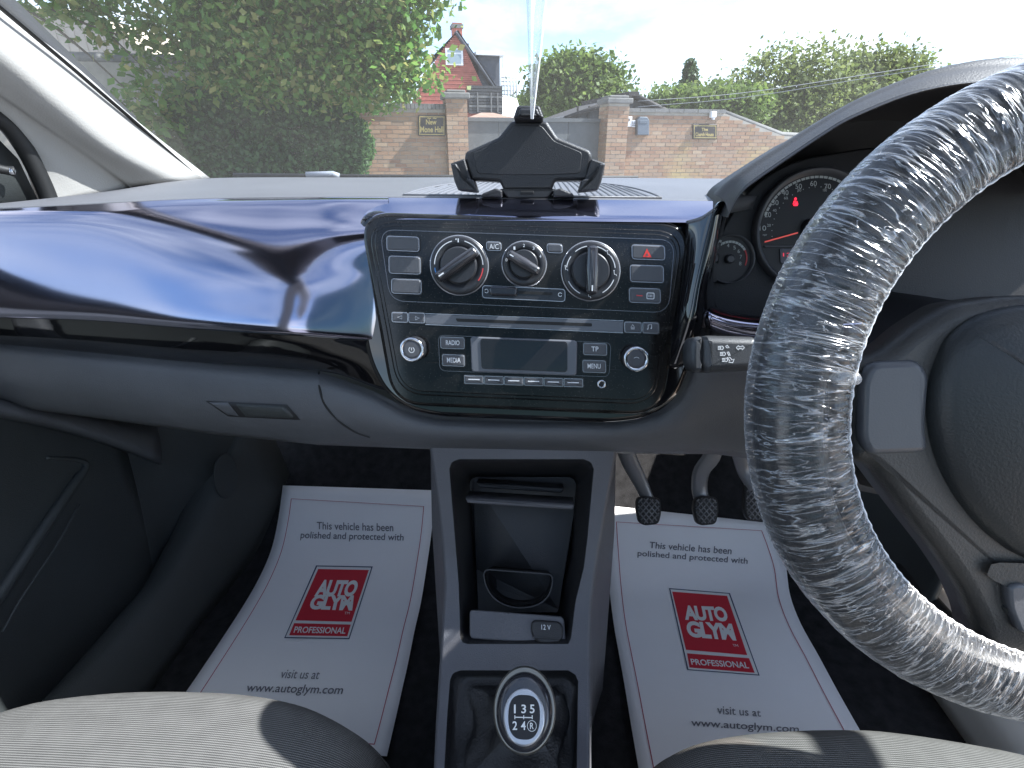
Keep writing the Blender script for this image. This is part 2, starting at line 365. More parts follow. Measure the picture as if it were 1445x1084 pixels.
def plate(name, p, fr, n0, n1, bev, m, parent=None, back=True, dome=0):
    p = ccw(p); k = len(p); sgn = 1 if n1 > n0 else -1
    loops = [(p, n0), (p, n1-sgn*bev)]
    if bev: loops += [(inset(p, bev*.3), n1-sgn*bev*.3), (inset(p, bev), n1)]
    V = []; Fc = []
    for pts, n in loops: V += [fr.pt(u, v, n) for u, v in pts]
    for a in range(len(loops)-1):
        for i in range(k):
            j = (i+1) % k; Fc.append((a*k+i, a*k+j, (a+1)*k+j, (a+1)*k+i))
    top = (len(loops)-1)*k
    if dome:
        c = Vector((0, 0, 0)); lp = loops[-1][0]; cu = sum(x for x, _ in lp)/k; cv = sum(y for _, y in lp)/k
        for f_ in (.66, .33):
            s0 = len(V); V += [fr.pt(cu+(x-cu)*f_, cv+(y-cv)*f_, n1+dome*(1-f_*f_)) for x, y in lp]
            for i in range(k): j = (i+1) % k; Fc.append((top+i, top+j, s0+j, s0+i))
            top = s0
        V.append(fr.pt(cu, cv, n1+dome))
        for i in range(k): Fc.append((top+i, top+(i+1) % k, len(V)-1))
        flat = []
    else:
        Fc.append(tuple(range(top, top+k))); flat = [len(Fc)-1]
    if back: Fc.append(tuple(range(k-1, -1, -1))); flat.append(len(Fc)-1)
    if sgn < 0: Fc = [f[::-1] for f in Fc]
    return mobj(name, V, Fc, m, parent, True, flat)
def ring_plate(name, p, q, fr, n0, n1, m, parent=None):
    """raised ring between outline p and hole q (same count)"""
    k = len(p); V = []; Fc = []
    for pts, n in ((p, n0), (p, n1), (q, n1), (q, n0)): V += [fr.pt(u, v, n) for u, v in pts]
    for a in range(3):
        for i in range(k): j = (i+1) % k; Fc.append((a*k+i, a*k+j, (a+1)*k+j, (a+1)*k+i))
    return mobj(name, V, Fc, m, parent, False)
def lathe(name, prof, fr, cu, cv, m, parent=None, seg=40, smooth=True):
    V = []; Fc = []; k = len(prof)
    for r, n in prof:
        for i in range(seg): a = 2*math.pi*i/seg; V.append(fr.pt(cu+r*math.cos(a), cv+r*math.sin(a), n))
    for a in range(k-1):
        for i in range(seg): j = (i+1) % seg; Fc.append((a*seg+i, a*seg+j, (a+1)*seg+j, (a+1)*seg+i))
    flat = []
    Fc.append(tuple(range((k-1)*seg, k*seg))); flat.append(len(Fc)-1)
    return mobj(name, V, Fc, m, parent, smooth, flat)
def tube(name, pts, r, m, parent=None, seg=8, n=None, closed=False, taper=None, sq=None):
    P = [Vector(p) for p in pts]
    if n: P = crom(P, n)
    V = []; Fc = []; k = len(P); prev = Vector((.0123, .9, .31)).normalized()
    for i, p_ in enumerate(P):
        t = (P[min(i+1, k-1)]-P[max(i-1, 0)]) if not closed else (P[(i+1) % k]-P[i-1])
        t.normalize(); a = prev-t*prev.dot(t); a = a.normalized() if a.length > 1e-4 else t.orthogonal().normalized(); prev = a; b = t.cross(a)
        rr = r if taper is None else r*(1+(taper-1)*i/max(1, k-1))
        if isinstance(r, (list, tuple)): s = i/(k-1)*(len(r)-1); q = min(int(s), len(r)-2); rr = r[q]+(r[q+1]-r[q])*(s-q)
        for j in range(seg):
            an = 2*math.pi*j/seg; V.append(p_+(a*math.cos(an)*(sq or 1)+b*math.sin(an))*rr)
    for i in range(k if closed else k-1):
        for j in range(seg):
            j2 = (j+1) % seg; i2 = (i+1) % k; Fc.append((i*seg+j, i*seg+j2, i2*seg+j2, i2*seg+j))
    if not closed: Fc += [tuple(range(seg-1, -1, -1)), tuple(range((k-1)*seg, k*seg))]
    return mobj(name, V, Fc, m, parent, True)
def box(name, c, s, m, parent=None, rz=0, bev=.0):
    bm = bmesh.new(); bmesh.ops.create_cube(bm, size=1)
    bmesh.ops.scale(bm, vec=s, verts=bm.verts)
    if bev: bmesh.ops.bevel(bm, geom=bm.edges[:], offset=bev, segments=3, profile=.5, affect='EDGES')
    bmesh.ops.rotate(bm, cent=(0, 0, 0), matrix=Matrix.Rotation(rz, 3, 'Z'), verts=bm.verts)
    bmesh.ops.translate(bm, vec=c, verts=bm.verts)
    me = bpy.data.meshes.new(name); bm.to_mesh(me); bm.free()
    me.materials.append(MATS[m]); o = bpy.data.objects.new(name, me); return link(o, parent)
def text_geo(body, shear=0, off=0, space=1.0, ls=1.0):
    cu = bpy.data.curves.new('text', 'FONT'); cu.body = body; cu.size = 1; cu.shear = shear; cu.offset = off; cu.space_character = space; cu.space_line = ls
    cu.align_x = 'CENTER'; cu.resolution_u = 4
    o = bpy.data.objects.new('text', cu); COL.objects.link(o)
    dg = bpy.context.evaluated_depsgraph_get(); me = o.evaluated_get(dg).to_mesh()
    V = [tuple(v.co) for v in me.vertices]; Fc = [tuple(p.vertices) for p in me.polygons]
    o.evaluated_get(dg).to_mesh_clear(); bpy.data.objects.remove(o); bpy.data.curves.remove(cu)
    return V, Fc
def text_map(name, body, fn, m, parent, shear=0, off=0, space=1.0, ls=1.0):
    """fn(s,t) with s,t in 0..1 over the text's bounding box -> world point"""
    V, Fc = text_geo(body, shear, off, space, ls)
    xs = [v[0] for v in V]; ys = [v[1] for v in V]; x0, x1, y0, y1 = min(xs), max(xs), min(ys), max(ys)
    return mobj(name, [fn((x-x0)/(x1-x0), (y-y0)/(y1-y0)) for x, y, _ in V], Fc, m, parent, False)
def text_px(name, body, fr, box4, n, m, parent, **k):
    """box4: px left, top, right, bottom (or 4 px corners BL,BR,TR,TL) on the frame's plane"""
    if len(box4) == 4 and not isinstance(box4[0], (tuple, list)):
        l, t, r, b = box4; q = [(l, b), (r, b), (r, t), (l, t)]
    else: q = box4
    c = [fr.uv(x, y, n) for x, y in q]
    def fn(s, t):
        u = (c[0][0]*(1-s)+c[1][0]*s)*(1-t)+(c[3][0]*(1-s)+c[2][0]*s)*t
        v = (c[0][1]*(1-s)+c[1][1]*s)*(1-t)+(c[3][1]*(1-s)+c[2][1]*s)*t
        return fr.pt(u, v, n)
    return text_map(name, body, fn, m, parent, **k)
def flat_poly(name, p, fr, n, m, parent):
    p = ccw(p); return mobj(name, [fr.pt(u, v, n) for u, v in p], [tuple(range(len(p)))], m, parent, False)
def strip_line(name, p, wd, fr, n, m, parent, closed=False):
    """a printed line of width wd along uv points"""
    k = len(p); V = []; Fc = []
    for i in range(k):
        a = Vector(p[i-1] if (i or closed) else p[i]); b = Vector(p[(i+1) % k] if (i < k-1 or closed) else p[i]); t = (b-a); t = t.normalized() if t.length > 1e-9 else Vector((1, 0))
        nn = Vector((-t.y, t.x))*wd*.5; c = Vector(p[i])
        for s in (1, -1): q = c+nn*s; V.append(fr.pt(q.x, q.y, n))
    for i in range(k if closed else k-1): j = (i+1) % k; Fc.append((2*i, 2*i+1, 2*j+1, 2*j))
    return mobj(name, V, Fc, m, parent, False)
def arc(cu, cv, r, a0, a1, n=16): return [(cu+r*math.cos(R(a0+(a1-a0)*i/(n-1))), cv+r*math.sin(R(a0+(a1-a0)*i/(n-1)))) for i in range(n)]
def interp(x, tab):
    if x <= tab[0][0]: i = 0
    elif x >= tab[-1][0]: i = len(tab)-2
    else: i = next(k for k in range(len(tab)-1) if tab[k][0] <= x <= tab[k+1][0])
    (a, p_), (b, q) = tab[i], tab[i+1]; return p_+(q-p_)*(x-a)/(b-a)

# ================================================================== SETTING
gnd = mobj('ground', [(-300, -300, 0), (300, -300, 0), (300, 300, 0), (-300, 300, 0)], [(0, 1, 2, 3)], 'asphalt', smooth=False); gnd['kind'] = 'structure'
tag(gnd, 'pale paved yard around the car')

# ================================================================== CAR SHELL
body = thing('car_body', 'pale pillar trim, windscreen and black carpeted shell of a small car', 'car', (0, 0, .36))
def zf(y, k=.035): 
    q = (y-.79)/k; return .40+.84*k*(math.log1p(math.exp(q)) if q < 30 else q)
def floor_pt(px, py, off=0.):
    d = ray(px, py); lo, hi = .2, 3.
    for _ in range(40):
        t = (lo+hi)/2; p = CAM+d*t
        if p.z > zf(p.y)+off: lo = t
        else: hi = t
    return CAM+d*lo
ys = [-1.2, -.3, .2, .5, .6, .68, .73, .77, .80, .83, .87, .92, 1.0, 1.1]
grid('floor_carpet', [[(x, y, zf(y)-.004) for x in (-.66, -.3, 0, .3, .66)] for y in ys], 'carpet', body, nu=9, thick=.02, flip=True)
grid('bulkhead', [[(x, 1.06, .60), (x, 1.08, .8), (x, 1.08, 1.04)] for x in (-.68, 0, .68)], 'carpet', body, thick=.01)
# windscreen
def ws(u, v):      # u -1..1 across, v 0..1 up
    xb = .615-.04*v; return Vector((u*xb, (1.035-.065*u*u)*(1-v)+(.17-.05*u*u)*v+.03*math.sin(math.pi*v), 1.092+.51*v-.03*v*u*u))
grid('windscreen', [[ws(u/10, v/8) for u in range(-10, 11)] for v in range(9)], 'windscreen', body, thick=0)
grid('frit_band', [[ws(-1+.0, v/10)+Vector((.004, -.003, 0)), ws(-.984, v/10)+Vector((0, -.004, 0))] for v in range(11)], 'frit', body, thick=.001)
grid('frit_band', [[ws(1, v/10)+Vector((-.004, -.003, 0)), ws(.984, v/10)+Vector((0, -.004, 0))] for v in range(11)], 'frit', body, thick=.001)
# left front pillar trim
gl = [(-110, -85), (-50, -28), (0, 14), (100, 88), (200, 176), (296, 251)]
cr_ = [(-110, 0), (-50, 40), (0, 74), (90, 150), (170, 215), (252, 257)]
cz = [(-110, 62), (-50, 98), (0, 128), (62, 172), (122, 213), (192, 264)]
c2 = [(-110, 70), (-50, 106), (0, 137), (58, 180), (112, 220), (180, 268)]
c3 = [(-110, 92), (-50, 128), (0, 155), (42, 195), (80, 235), (120, 278)]
sealp = [(-110, 110), (-50, 142), (0, 172), (26, 203), (46, 238), (68, 290)]
def xrow(pts, xs): return [WX(px, py, xs[0]+(xs[1]-xs[0])*i/(len(pts)-1)) for i, (px, py) in enumerate(pts)]
grid('pillar_trim', [xrow(gl, (-.60, -.607)), xrow(cr_, (-.585, -.598)), xrow(cz, (-.618, -.625)), xrow(c2, (-.632, -.636)), xrow(c3, (-.640, -.645)), xrow(sealp, (-.655, -.658))], 'pillar', body, nu=30, nv=40, thick=.012)
seal_pts = [p+Vector((.004, 0, 0)) for p in xrow(sealp, (-.655, -.658))]
tube('door_seal', seal_pts+[seal_pts[-1]+Vector((0, -.01, -.06)), seal_pts[-1]+Vector((.0, .0, -.3))], .010, 'seal', body, n=40)
# right pillar, roof, rails
grid('pillar_trim', [[ws(1, v/8)+Vector((.0, -.004, 0)) for v in range(9)], [ws(1, v/8)+Vector((.03, -.05, -.03)) for v in range(9)], [ws(1, v/8)+Vector((.075, -.09, -.05)) for v in range(9)]], 'pillar', body, thick=.012)
def roofz(x, y): return 1.60-.03*(x/.575)**2-.015*max(0, -y)
grid('headliner', [[(x, y, roofz(x, y)) for x in (-.62, -.575, -.4, -.2, 0, .2, .4, .575, .62)] for y in (.165, .1, 0, -.08, -.16)], 'headliner', body, thick=.035, flip=True)
grid('added_glass_roof', [[(x, y, roofz(x, y)+.01) for x in (-.60, -.3, 0, .3, .60)] for y in (-.16, -.4, -.7, -1.0)], 'side_glass', body, thick=0)  # unseen glass panel, added to let more skylight into the cabin
for s in (-1, 1):
    grid('roof_rail', [[(s*.60, y, 1.575), (s*.66, y, 1.55), (s*.68, y, 1.51), (s*.66, y, 1.495)] for y in (.18, 0, -.5, -1.0)], 'pillar', body, thick=.02)
    grid('door_pillar', [[(s*.64, -.26, z), (s*.655, -.30, z), (s*.655, -.40, z), (s*.64, -.44, z)] for z in (.4, .9, 1.52)], 'visor', body, thick=.03)
    vz = grid('sun_visor', [[(s*.07, .165, 1.575), (s*.28, .165, 1.572), (s*.50, .16, 1.56)], [(s*.07, -.05, 1.570), (s*.28, -.05, 1.568), (s*.50, -.05, 1.555)]], 'visor', body, nu=8, nv=4, thick=.018)
box('rear_view_mirror', (0, .22, 1.53), (.21, .03, .055), 'rubber', body, bev=.012)
grid('tailgate_glass', [[(x, -1.0-.25*(1-v), .95+.62*v) for x in (-.55, 0, .55)] for v in (0, .5, 1)], 'tint', body, thick=0)
grid('tailgate', [[(x, -1.28, z) for x in (-.62, 0, .62)] for z in (.4, .95)], 'visor', body, thick=.03)
grid('rear_shelf', [[(x, y, .95) for x in (-.62, 0, .62)] for y in (-.95, -1.28)], 'visor', body, thick=.02)
# sills, posts and kick panels
S = []
for y in (-.9, .2, .5, .62, .72, .80, .86, .92): h = .10*max(0, (y-.60)/.2)**1.6; S.append([(-.66, y, .40), (-.655, y, .47+h), (-.625+h*.2, y, .480+h), (-.60+h*.2, y, .455+h*.9), (-.575+h*.3, y, .395)])
grid('sill_trim', S, 'door', body, nu=14, thick=.004, flip=True)
grid('kick_panel', [[(-.67, .66, .46), (-.645, .72, .455), (-.60, .80, .44), (-.57, .90, .46)], [(-.67, .68, .62), (-.655, .74, .62), (-.60, .83, .62), (-.57, .95, .64)], [(-.67, .70, .86), (-.655, .76, .86), (-.61, .86, .86), (-.58, 1.0, .86)]], 'door', body, nu=16, nv=16, thick=.01)
ko = Fr(WX(318, 672, -.585), (0, .15, 1), (.45, .9, 0))
plate('kick_panel_cap', [(x*.024, y*.045) for x, y in arc(0, 0, 1, 0, 345, 24)], ko, 0, .003, .002, 'door', body)
grid('sill_plate', [[(.60, y, .40), (.612, y, .465), (.66, y, .475), (.70, y, .455), (.715, y, .36)] for y in (-.9, 0, .4, .6, .80)], 'sill_paint', body, nu=16, thick=.004)
grid('door_post', [[(.60, .90, z), (.63, .84, z), (.665, .815, z), (.70, .83, z), (.72, .90, z)] for z in (.36, .55, .8, 1.08)], 'body_paint', body, nu=18, nv=10, thick=.004)
tube('door_seal', [(.635, .80, 1.05), (.635, .80, .7), (.637, .79, .53), (.64, .74, .485), (.645, .6, .48), (.645, .1, .48), (.645, -.25, .48)], .010, 'seal', body, n=60)
tube('cable_boot', [(.665, .815, .60), (.70, .79, .595), (.74, .78, .585)], [.018, .016, .020, .016, .018], 'rubber', body, n=14)
box('hinge', (.70, .81, .54), (.05, .05, .05), 'body_paint', body, bev=.006)
grid('kick_panel', [[(.63, .655, .44), (.632, .72, .43), (.60, .82, .43), (.57, .95, .46)], [(.64, .66, .62), (.64, .74, .62), (.60, .84, .62), (.57, .97, .64)], [(.65, .66, .90), (.65, .76, .90), (.61, .88, .90), (.58, 1.0, .90)]], 'door', body, nu=16, nv=16, thick=.01)
grid('wheel_arch', [[(.72, .88, z), (.75, 1.0, z), (.75, 1.3, z)] for z in (.2, .7, 1.02)], 'body_paint', body, thick=.004)
grid('bonnet', [[(x, 1.10, 1.03), (x, 1.35, 1.0), (x, 1.65, .93), (x, 1.78, .80), (x, 1.80, .3)] for x in (-.7, -.35, 0, .35, .7)], 'body_paint', body, nu=12, nv=9, thick=.004)
tube('wiper', [WY(432, 247, 1.04), WY(470, 246, 1.05), WY(478, 249, 1.05)], .006, 'wiper', body)
tube('wiper_blade', [WY(330, 247, 1.05), WY(520, 249, 1.07), WY(900, 251, 1.07)], .004, 'rubber', body)
pv = grid('paving', [[(.95+i*1.2, -2+j*2.2, .004) for i in range(5)] for j in range(5)], 'paver', thick=0); pv['kind'] = 'structure'; tag(pv, 'sunlit brown block paving beside the open door')
kb = box('kerb', (1.42, 2.0, .06), (.16, 9, .14), 'sill_paint', None, bev=.015); kb['kind'] = 'structure'; tag(kb, 'pale kerb beside the car')

# passenger door
pd = thing('passenger_door', 'dark grey door lining with moulded pocket left of the footwell', 'door', (-.67, .2, .40))
def dX(px, py, x=-.655): return WX(px, py, x)
grid('door_card', [[(-.668, y, z) for y in (-.26, .1, .4, .60, .70)] for z in (.39, .7, .9, 1.02)], 'door', pd, nu=12, nv=10, thick=.03, flip=True)
grid('armrest', [[dX(-160, 530, -.64), dX(0, 562, -.63), dX(120, 585, -.635), dX(222, 602, -.64)], [dX(-160, 535, -.615), dX(0, 568, -.605), dX(120, 592, -.61), dX(226, 622, -.615)], [dX(-160, 560, -.615), dX(0, 584, -.605), dX(120, 612, -.61), dX(228, 652, -.62)], [dX(-160, 566, -.66), dX(0, 590, -.66), dX(120, 618, -.66), dX(226, 656, -.66)]], 'lower', pd, nu=20, nv=12, thick=.004)
tube('pocket_ridge', [dX(-60, 900, -.665), dX(0, 838, -.665), dX(60, 748, -.665), dX(105, 682, -.665), dX(121, 660, -.666), dX(112, 650, -.668), dX(64, 646, -.669)], [.009, .008, .007, .006, .004, .003], 'door', pd, n=50, seg=12)
tube('pocket_seam', [dX(4, 892, -.654), dX(30, 845, -.654), dX(80, 770, -.654), dX(112, 712, -.654)], .0016, 'door', pd, n=24)
grid('window_frame', [[(-.672, y, z) for y in (-.25, .2, .55, .72)] for z in (1.0, 1.06, 1.075)], 'rubber', pd, thick=.02)
grid('window_glass', [[(-.665, y, z) for y in (-.25, .2, .5)] for z in (1.06, 1.25, 1.5)], 'side_glass', pd, thick=0)
tube('upper_frame', [(-.655, .86, 1.17), (-.645, .62, 1.34), (-.64, .40, 1.46), (-.63, .15, 1.545), (-.63, -.26, 1.54)], .034, 'door_frame', pd, seg=8, n=24)
grid('mirror_sail', [[dX(-100, 150, -.672), dX(-20, 178, -.672), dX(26, 225, -.672)], [dX(-100, 300, -.672), dX(0, 300, -.672), dX(62, 300, -.672)]], 'door', pd, thick=.01)
tube('mirror_lever', [dX(-30, 232, -.665), dX(6, 240, -.655), dX(20, 242, -.650)], [.007, .005, .006], 'rubber', pd, n=10)
tube('lever_tip', [dX(12, 241, -.652), dX(21, 243, -.649)], .0045, 'chrome', pd)

# driver door ajar, added to keep direct sun off the paper mats
dd = thing('added_driver_door', 'partly open driver door added to shade the footwell, behind the steering wheel', 'door', (.70, .82, .42))
DA = R(30)
def dpt(s, z, o=0.): return Vector((.705+s*math.sin(DA)-o*math.cos(DA), .82-s*math.cos(DA)-o*math.sin(DA), z))
grid('door_card', [[dpt(s, z, .03 if .14 < s < .95 else .0) for s in (.10, .14, .4, .7, .95, 1.0)] for z in (.46, .7, .85, 1.0)], 'door', dd, nv=8, thick=.03)
grid('shut_face', [[dpt(s, z, o) for s, o in ((-.01, -.04), (.0, .0), (.04, .022), (.10, .024), (.12, .0))] for z in (.42, .7, 1.0)], 'sill_paint', dd, nu=14, thick=.003)
grid('outer_skin', [[dpt(s, z, -.06) for s in (-.01, .5, 1.0)] for z in (.42, .7, 1.02)], 'body_paint', dd, thick=.004)
grid('window_glass', [[dpt(s, z, -.02-(z-1)*-.12) for s in (.30, .6, 1.0)] for z in (1.0, 1.25, 1.48)], 'side_glass', dd, thick=0)
tube('window_frame', [dpt(.10, 1.02), dpt(.30, 1.20, .03), dpt(.55, 1.42, .06), dpt(.75, 1.49, .07), dpt(1.0, 1.48, .07), dpt(1.0, 1.0)], .018, 'door_frame', dd, n=30)

# ================================================================== DASHBOARD
dash = thing('dashboard', 'car dashboard with grey top pad, glossy painted fascia and glovebox', 'dashboard', (0, .5, .86))
def Yo(px): return interp(px, [(-300, .085), (-150, .062), (0, .043), (260, .017), (520, 0), (1100, 0), (2000, 0)])
back = [(-.685, .56, 1.078), (-.672, .66, 1.080), (-.64, .82, 1.088), (-.602, .97, 1.096), (-.3, 1.015, 1.096), (0, 1.03, 1.096), (.3, 1.015, 1.096), (.62, .965, 1.096)]
frontp = [(-170, 301), (-60, 296), (60, 291), (160, 286), (300, 280), (520, 278), (760, 281), (1022, 284)]
def sm(x, a, b): f = max(0, min(1, (x-a)/(b-a))); return f*f*(3-2*f)
def topY(x): return interp(x, [(-300, .575), (-170, .552), (0, .527), (130, .519), (400, .521), (516, .511), (1100, .511)])
front = [WY(x, y, topY(x)+.001) for x, y in frontp]
back = [Vector(b) for b in back]
mid = [(a*.5+b*.5)+Vector((0, 0, .003)) for a, b in zip(back, front)]
midf = [(a*.12+b*.88)+Vector((0, 0, .002)) for a, b in zip(back, front)]
# right end of the pad runs on under the hood
grid('top_pad', [back, mid, midf, front], 'pad', dash, nu=70, nv=24, thick=.012, flip=True)
cols = [-170, -60, 0, 130, 260, 390, 470, 526, 548]
T0 = [300, 297, 295, 288.5, 281.5, 279.5, 278.5, 278.5, 278.5]
PL = [(292, .486), (299, .477), (308, .4716), (330, .4634), (400, .4464), (447, .4373)]
PRt = [(279, .513), (288, .497), (330, .469), (385, .448), (430, .4368), (467, .4297)]
PE = [.511, .497, .471, .4625, .4555, .4495]
CRS = [437, 441, 444, 448, 459, 467, 472, 475, 476]
def prow_(k):
    r = []
    for i, x in enumerate(cols):
        w_ = sm(x, 110, 370); py = PL[k][0]*(1-w_)+PRt[k][0]*w_; Y = PL[k][1]*(1-w_)+PRt[k][1]*w_+Yo(x)
        if k == 0: py = T0[i]; Y = topY(x)
        elif k == 1: py = max(py, T0[i]+5)
        elif k == 5: py = CRS[i]
        f = sm(x, 420, 516); r.append(WY(x, py, Y+(PE[k]-Y)*f+(.008 if x > 530 and k > 2 else 0)))
    return crom(r, 70)
prow = [prow_(k) for k in range(6)]
ST = [([441, 445, 448, 452, 463, 471, 476, 479, 480], .444, .4495), ([455, 457, 459, 463, 475, 484, 490, 494, 495], .449, .4495), ([470, 473, 475, 481, 492, 501, 507, 513, 515], .459, .452), ([481, 484, 486, 498, 510, 519, 527, 546, 552], .475, .462)]
prow += [crom([WY(x, y, (Y+Yo(x)-.006*sm(x, 110, 370))*(1-sm(x, 420, 516))+Y2*sm(x, 420, 516)) for x, y in zip(cols, ysr)], 70) for ysr, Y, Y2 in ST]
grid('fascia_panel', prow[:7], 'paint', dash, nv=60, thick=0)
grid('fascia_dark_underside', prow[6:], 'gloss', dash, nv=24, thick=.003)  # underside of the same panel; its dark seat reflection is put into the colour
tc_ = [498, 520, 560, 660, 760, 860, 960, 1016]
grid('fascia_top', [[WY(x, y0+max(0, x-508)*.011, Y+{498: .025, 520: .008}.get(x, 0)) for x in tc_] for y0, Y in ((278.3, .5105), (286, .498), (295, .485), (303, .4745), (309, .470))], 'paint', dash, nu=30, nv=14, thick=0)
# lower dashboard
LT = [(-300, 470), (-150, 481), (0, 485), (150, 499), (300, 512), (450, 524), (530, 553), (575, 577), (620, 588), (740, 591), (870, 590), (930, 576), (965, 540), (985, 480), (1010, 452), (1075, 462), (1200, 470), (1500, 470), (1800, 470)]
LB = [(-300, 540), (-150, 556), (0, 572), (150, 592), (300, 613), (450, 628), (605, 634), (740, 637), (870, 640), (1010, 641), (1075, 650), (1200, 690), (1400, 730), (1800, 740)]
YF = [(0, .476), (.12, .463), (.35, .456), (.6, .455), (.82, .462), (.95, .474), (1, .485)]
def low(px, py=None, f=None, off=0.):
    t, b = interp(px, LT), interp(px, LB)
    if f is None: f = (py-t)/(b-t)
    return WY(px, t+(b-t)*f, interp(f, YF)+Yo(px)-off)
def lowgrid(name, xs):
    rows = [[low(x, f=f) for x in xs] for f in (0, .06, .12, .22, .35, .5, .6, .7, .82, .9, .95, 1)]
    rows.append([p+Vector((0, .03, .004)) for p in rows[-1]]); rows.append([p+Vector((0, .35, .02)) for p in rows[-1]])
    return grid(name, rows, 'lower', dash, thick=0)
gb = lowgrid('glovebox_lid', [-300+i*25 for i in range(31)])
lowgrid('lower_panel', [450+i*15 for i in range(91)])
tube('glovebox_seam', [low(450, 525), low(451, 548), low(459, 572), low(478, 594), low(500, 609), low(522, 617)], .0012, 'seal', dash, n=40)
# glovebox handle
hp = [(290, 567), (330, 566), (404, 571), (423, 592), (345, 591), (318, 586)]
HF = Fr(low(355, 578, off=.001), low(355, 566)-low(355, 590))
def lowpatch(name, tl, tr_, bl, br, off, m):
    rows = []
    for i in range(9):
        t = i/8; l_ = (tl[0]+(bl[0]-tl[0])*t, tl[1]+(bl[1]-tl[1])*t); r_ = (tr_[0]+(br[0]-tr_[0])*t, tr_[1]+(br[1]-tr_[1])*t)
        rows.append([low(l_[0]+(r_[0]-l_[0])*j/16, l_[1]+(r_[1]-l_[1])*j/16, off=off*(.3 if i in (0, 8) or j in (0, 16) else 1)) for j in range(17)])
    return grid(name, rows, m, gb, thick=0)
lowpatch('handle_recess_shade', (290, 566), (405, 571), (322, 588), (424, 593), .0016, 'cluster')  # dark patch laid on the lid; the recess shade is in its colour
lowpatch('glovebox_handle', (330, 569), (402, 573), (346, 588), (417, 590.5), .0036, 'door')
lowpatch('handle_scoop', (294, 567.5), (322, 568), (322, 586), (338, 588), .0026, 'lower')
# (gloss) surround behind the control panel
BF = Fr((WY(747, 306, .475)+WY(747, 575, .43))/2, WY(747, 306, .475)-WY(747, 575, .43))
sur = [(506, 300), (1014, 307), (1010, 340), (998, 430), (983, 490), (955, 560), (915, 588), (860, 597), (610, 592), (570, 582), (540, 560), (518, 520), (508, 470)]
plate('fascia_surround', round_poly(BF.pts(sur, -.004), .02), BF, -.03, -.003, .006, 'gloss', dash)
# curved gloss strip between control panel and instrument hood
grid('fascia_side', [[WY(968, 312, .468), WY(990, 305, .458), WY(1012, 290, .452), WY(1022, 284, .462), WY(1030, 288, .49)],
                     [WY(966, 360, .462), WY(984, 355, .450), WY(1002, 345, .447), WY(1012, 340, .456), WY(1018, 342, .49)],
                     [WY(958, 420, .452), WY(974, 415, .442), WY(990, 405, .441), WY(1002, 405, .452), WY(1010, 410, .49)],
                     [WY(948, 470, .446), WY(966, 465, .436), WY(984, 455, .436), WY(1000, 452, .45), WY(1010, 460, .49)],
                     [WY(935, 520, .442), WY(955, 520, .436), WY(975, 510, .438), WY(992, 500, .455), WY(1005, 500, .49)]], 'gloss', dash, nu=20, nv=30, thick=.003)
fx = [(1000, 430), (1030, 440), (1075, 446), (1150, 448), (1340, 438), (1600, 438)]
grid('fascia_lower_trim', [[WY(x, y+dy, Y) for x, y in fx] for dy, Y in ((0, .462), (6, .449), (16, .443), (26, .443), (34, .449))], 'paint', dash, nu=30, nv=16, thick=.003)
# instrument hood
RB = [(1008, 272), (1030, 252), (1060, 230), (1116, 195), (1165, 165), (1213, 139), (1285, 110), (1343, 95), (1393, 88), (1445, 89), (1560, 106), (1680, 165), (1770, 262)]
RC = [(1028, 300), (1046, 268), (1073, 246), (1127, 209), (1165, 184), (1199, 164), (1271, 134), (1330, 119), (1385, 113), (1445, 114), (1550, 132), (1650, 188), (1725, 275)]
rB = crom([WY(x, y, .475) for x, y in RB], 40); rC = crom([WY(x, y, .425) for x, y in RC], 40); rC2 = [p+Vector((0, .006, -.004)) for p in rC]
rA = [Vector((.38+(p.x-.38)*.70, .62, 1.088+(p.z-1.09)*.80)) for p in rB]; rA2 = [Vector((.38+(p.x-.38)*.30, .84, 1.088)) for p in rB]
ctr = Vector((.38, .5, 1.05))
rD = [Vector((ctr.x+(p.x-ctr.x)*.93, .56, ctr.z+(p.z-ctr.z)*.86)) for p in rC]
top_ = [rA2, rA, rB, [b*.5+c*.5+Vector((0, -.006, .002)) for b, c in zip(rB, rC)], rC]
grid('instrument_hood', top_, 'hood', dash, nv=26, thick=.0, flip=True)
grid('hood_lining', [rC, rC2, rD], 'cluster', dash, nv=12, thick=.0)
# steering column shroud
tube('column_shroud', [(.325, .30, 1.0), (.325, .36, .985), (.325, .50, .95)], [.05, .062, .075], 'cluster', dash, seg=24, n=10)
tube('column_lower_cover', [(.36, .40, .93), (.36, .50, .87), (.37, .66, .76)], [.05, .055, .045], 'carpet', dash, seg=16, n=10)
# air vent on the pad with single slats
def pz(y): return 1.1035
VX0, VX1, VY0, VY1 = WZ(566, 283, 1.1025).x, WZ(936, 285, 1.1025).x, .525, .80
vc = (VX0+VX1)/2; va = (VX1-VX0)/2
def vend(x): return VY0+(VY1-VY0)*math.sqrt(max(0, 1-((x-vc)/va)**2))**.8
arcp = [(vc+va*math.cos(R(a)), VY0+(VY1-VY0)*math.sin(R(a))**.8) for a in np.linspace(0, 180, 40)]
def padz(x, y):
    k = min(range(len(front)-1), key=lambda i: 0 if front[i].x <= x <= front[i+1].x else abs(front[i].x-x)+1)
    f = (x-front[k].x)/(front[k+1].x-front[k].x); a_, b_ = front[k].lerp(front[k+1], f), back[k].lerp(back[k+1], f)
    g = (y-a_.y)/(b_.y-a_.y); return a_.z+(b_.z-a_.z)*g+.0008+.012*g*(1-g)
mobj('vent_well_shade', [(x, y, padz(x, y)) for x, y in arcp], [tuple(range(len(arcp)))], 'seal', dash, False)  # flat black sheet on the pad, shade between the slats put in as colour
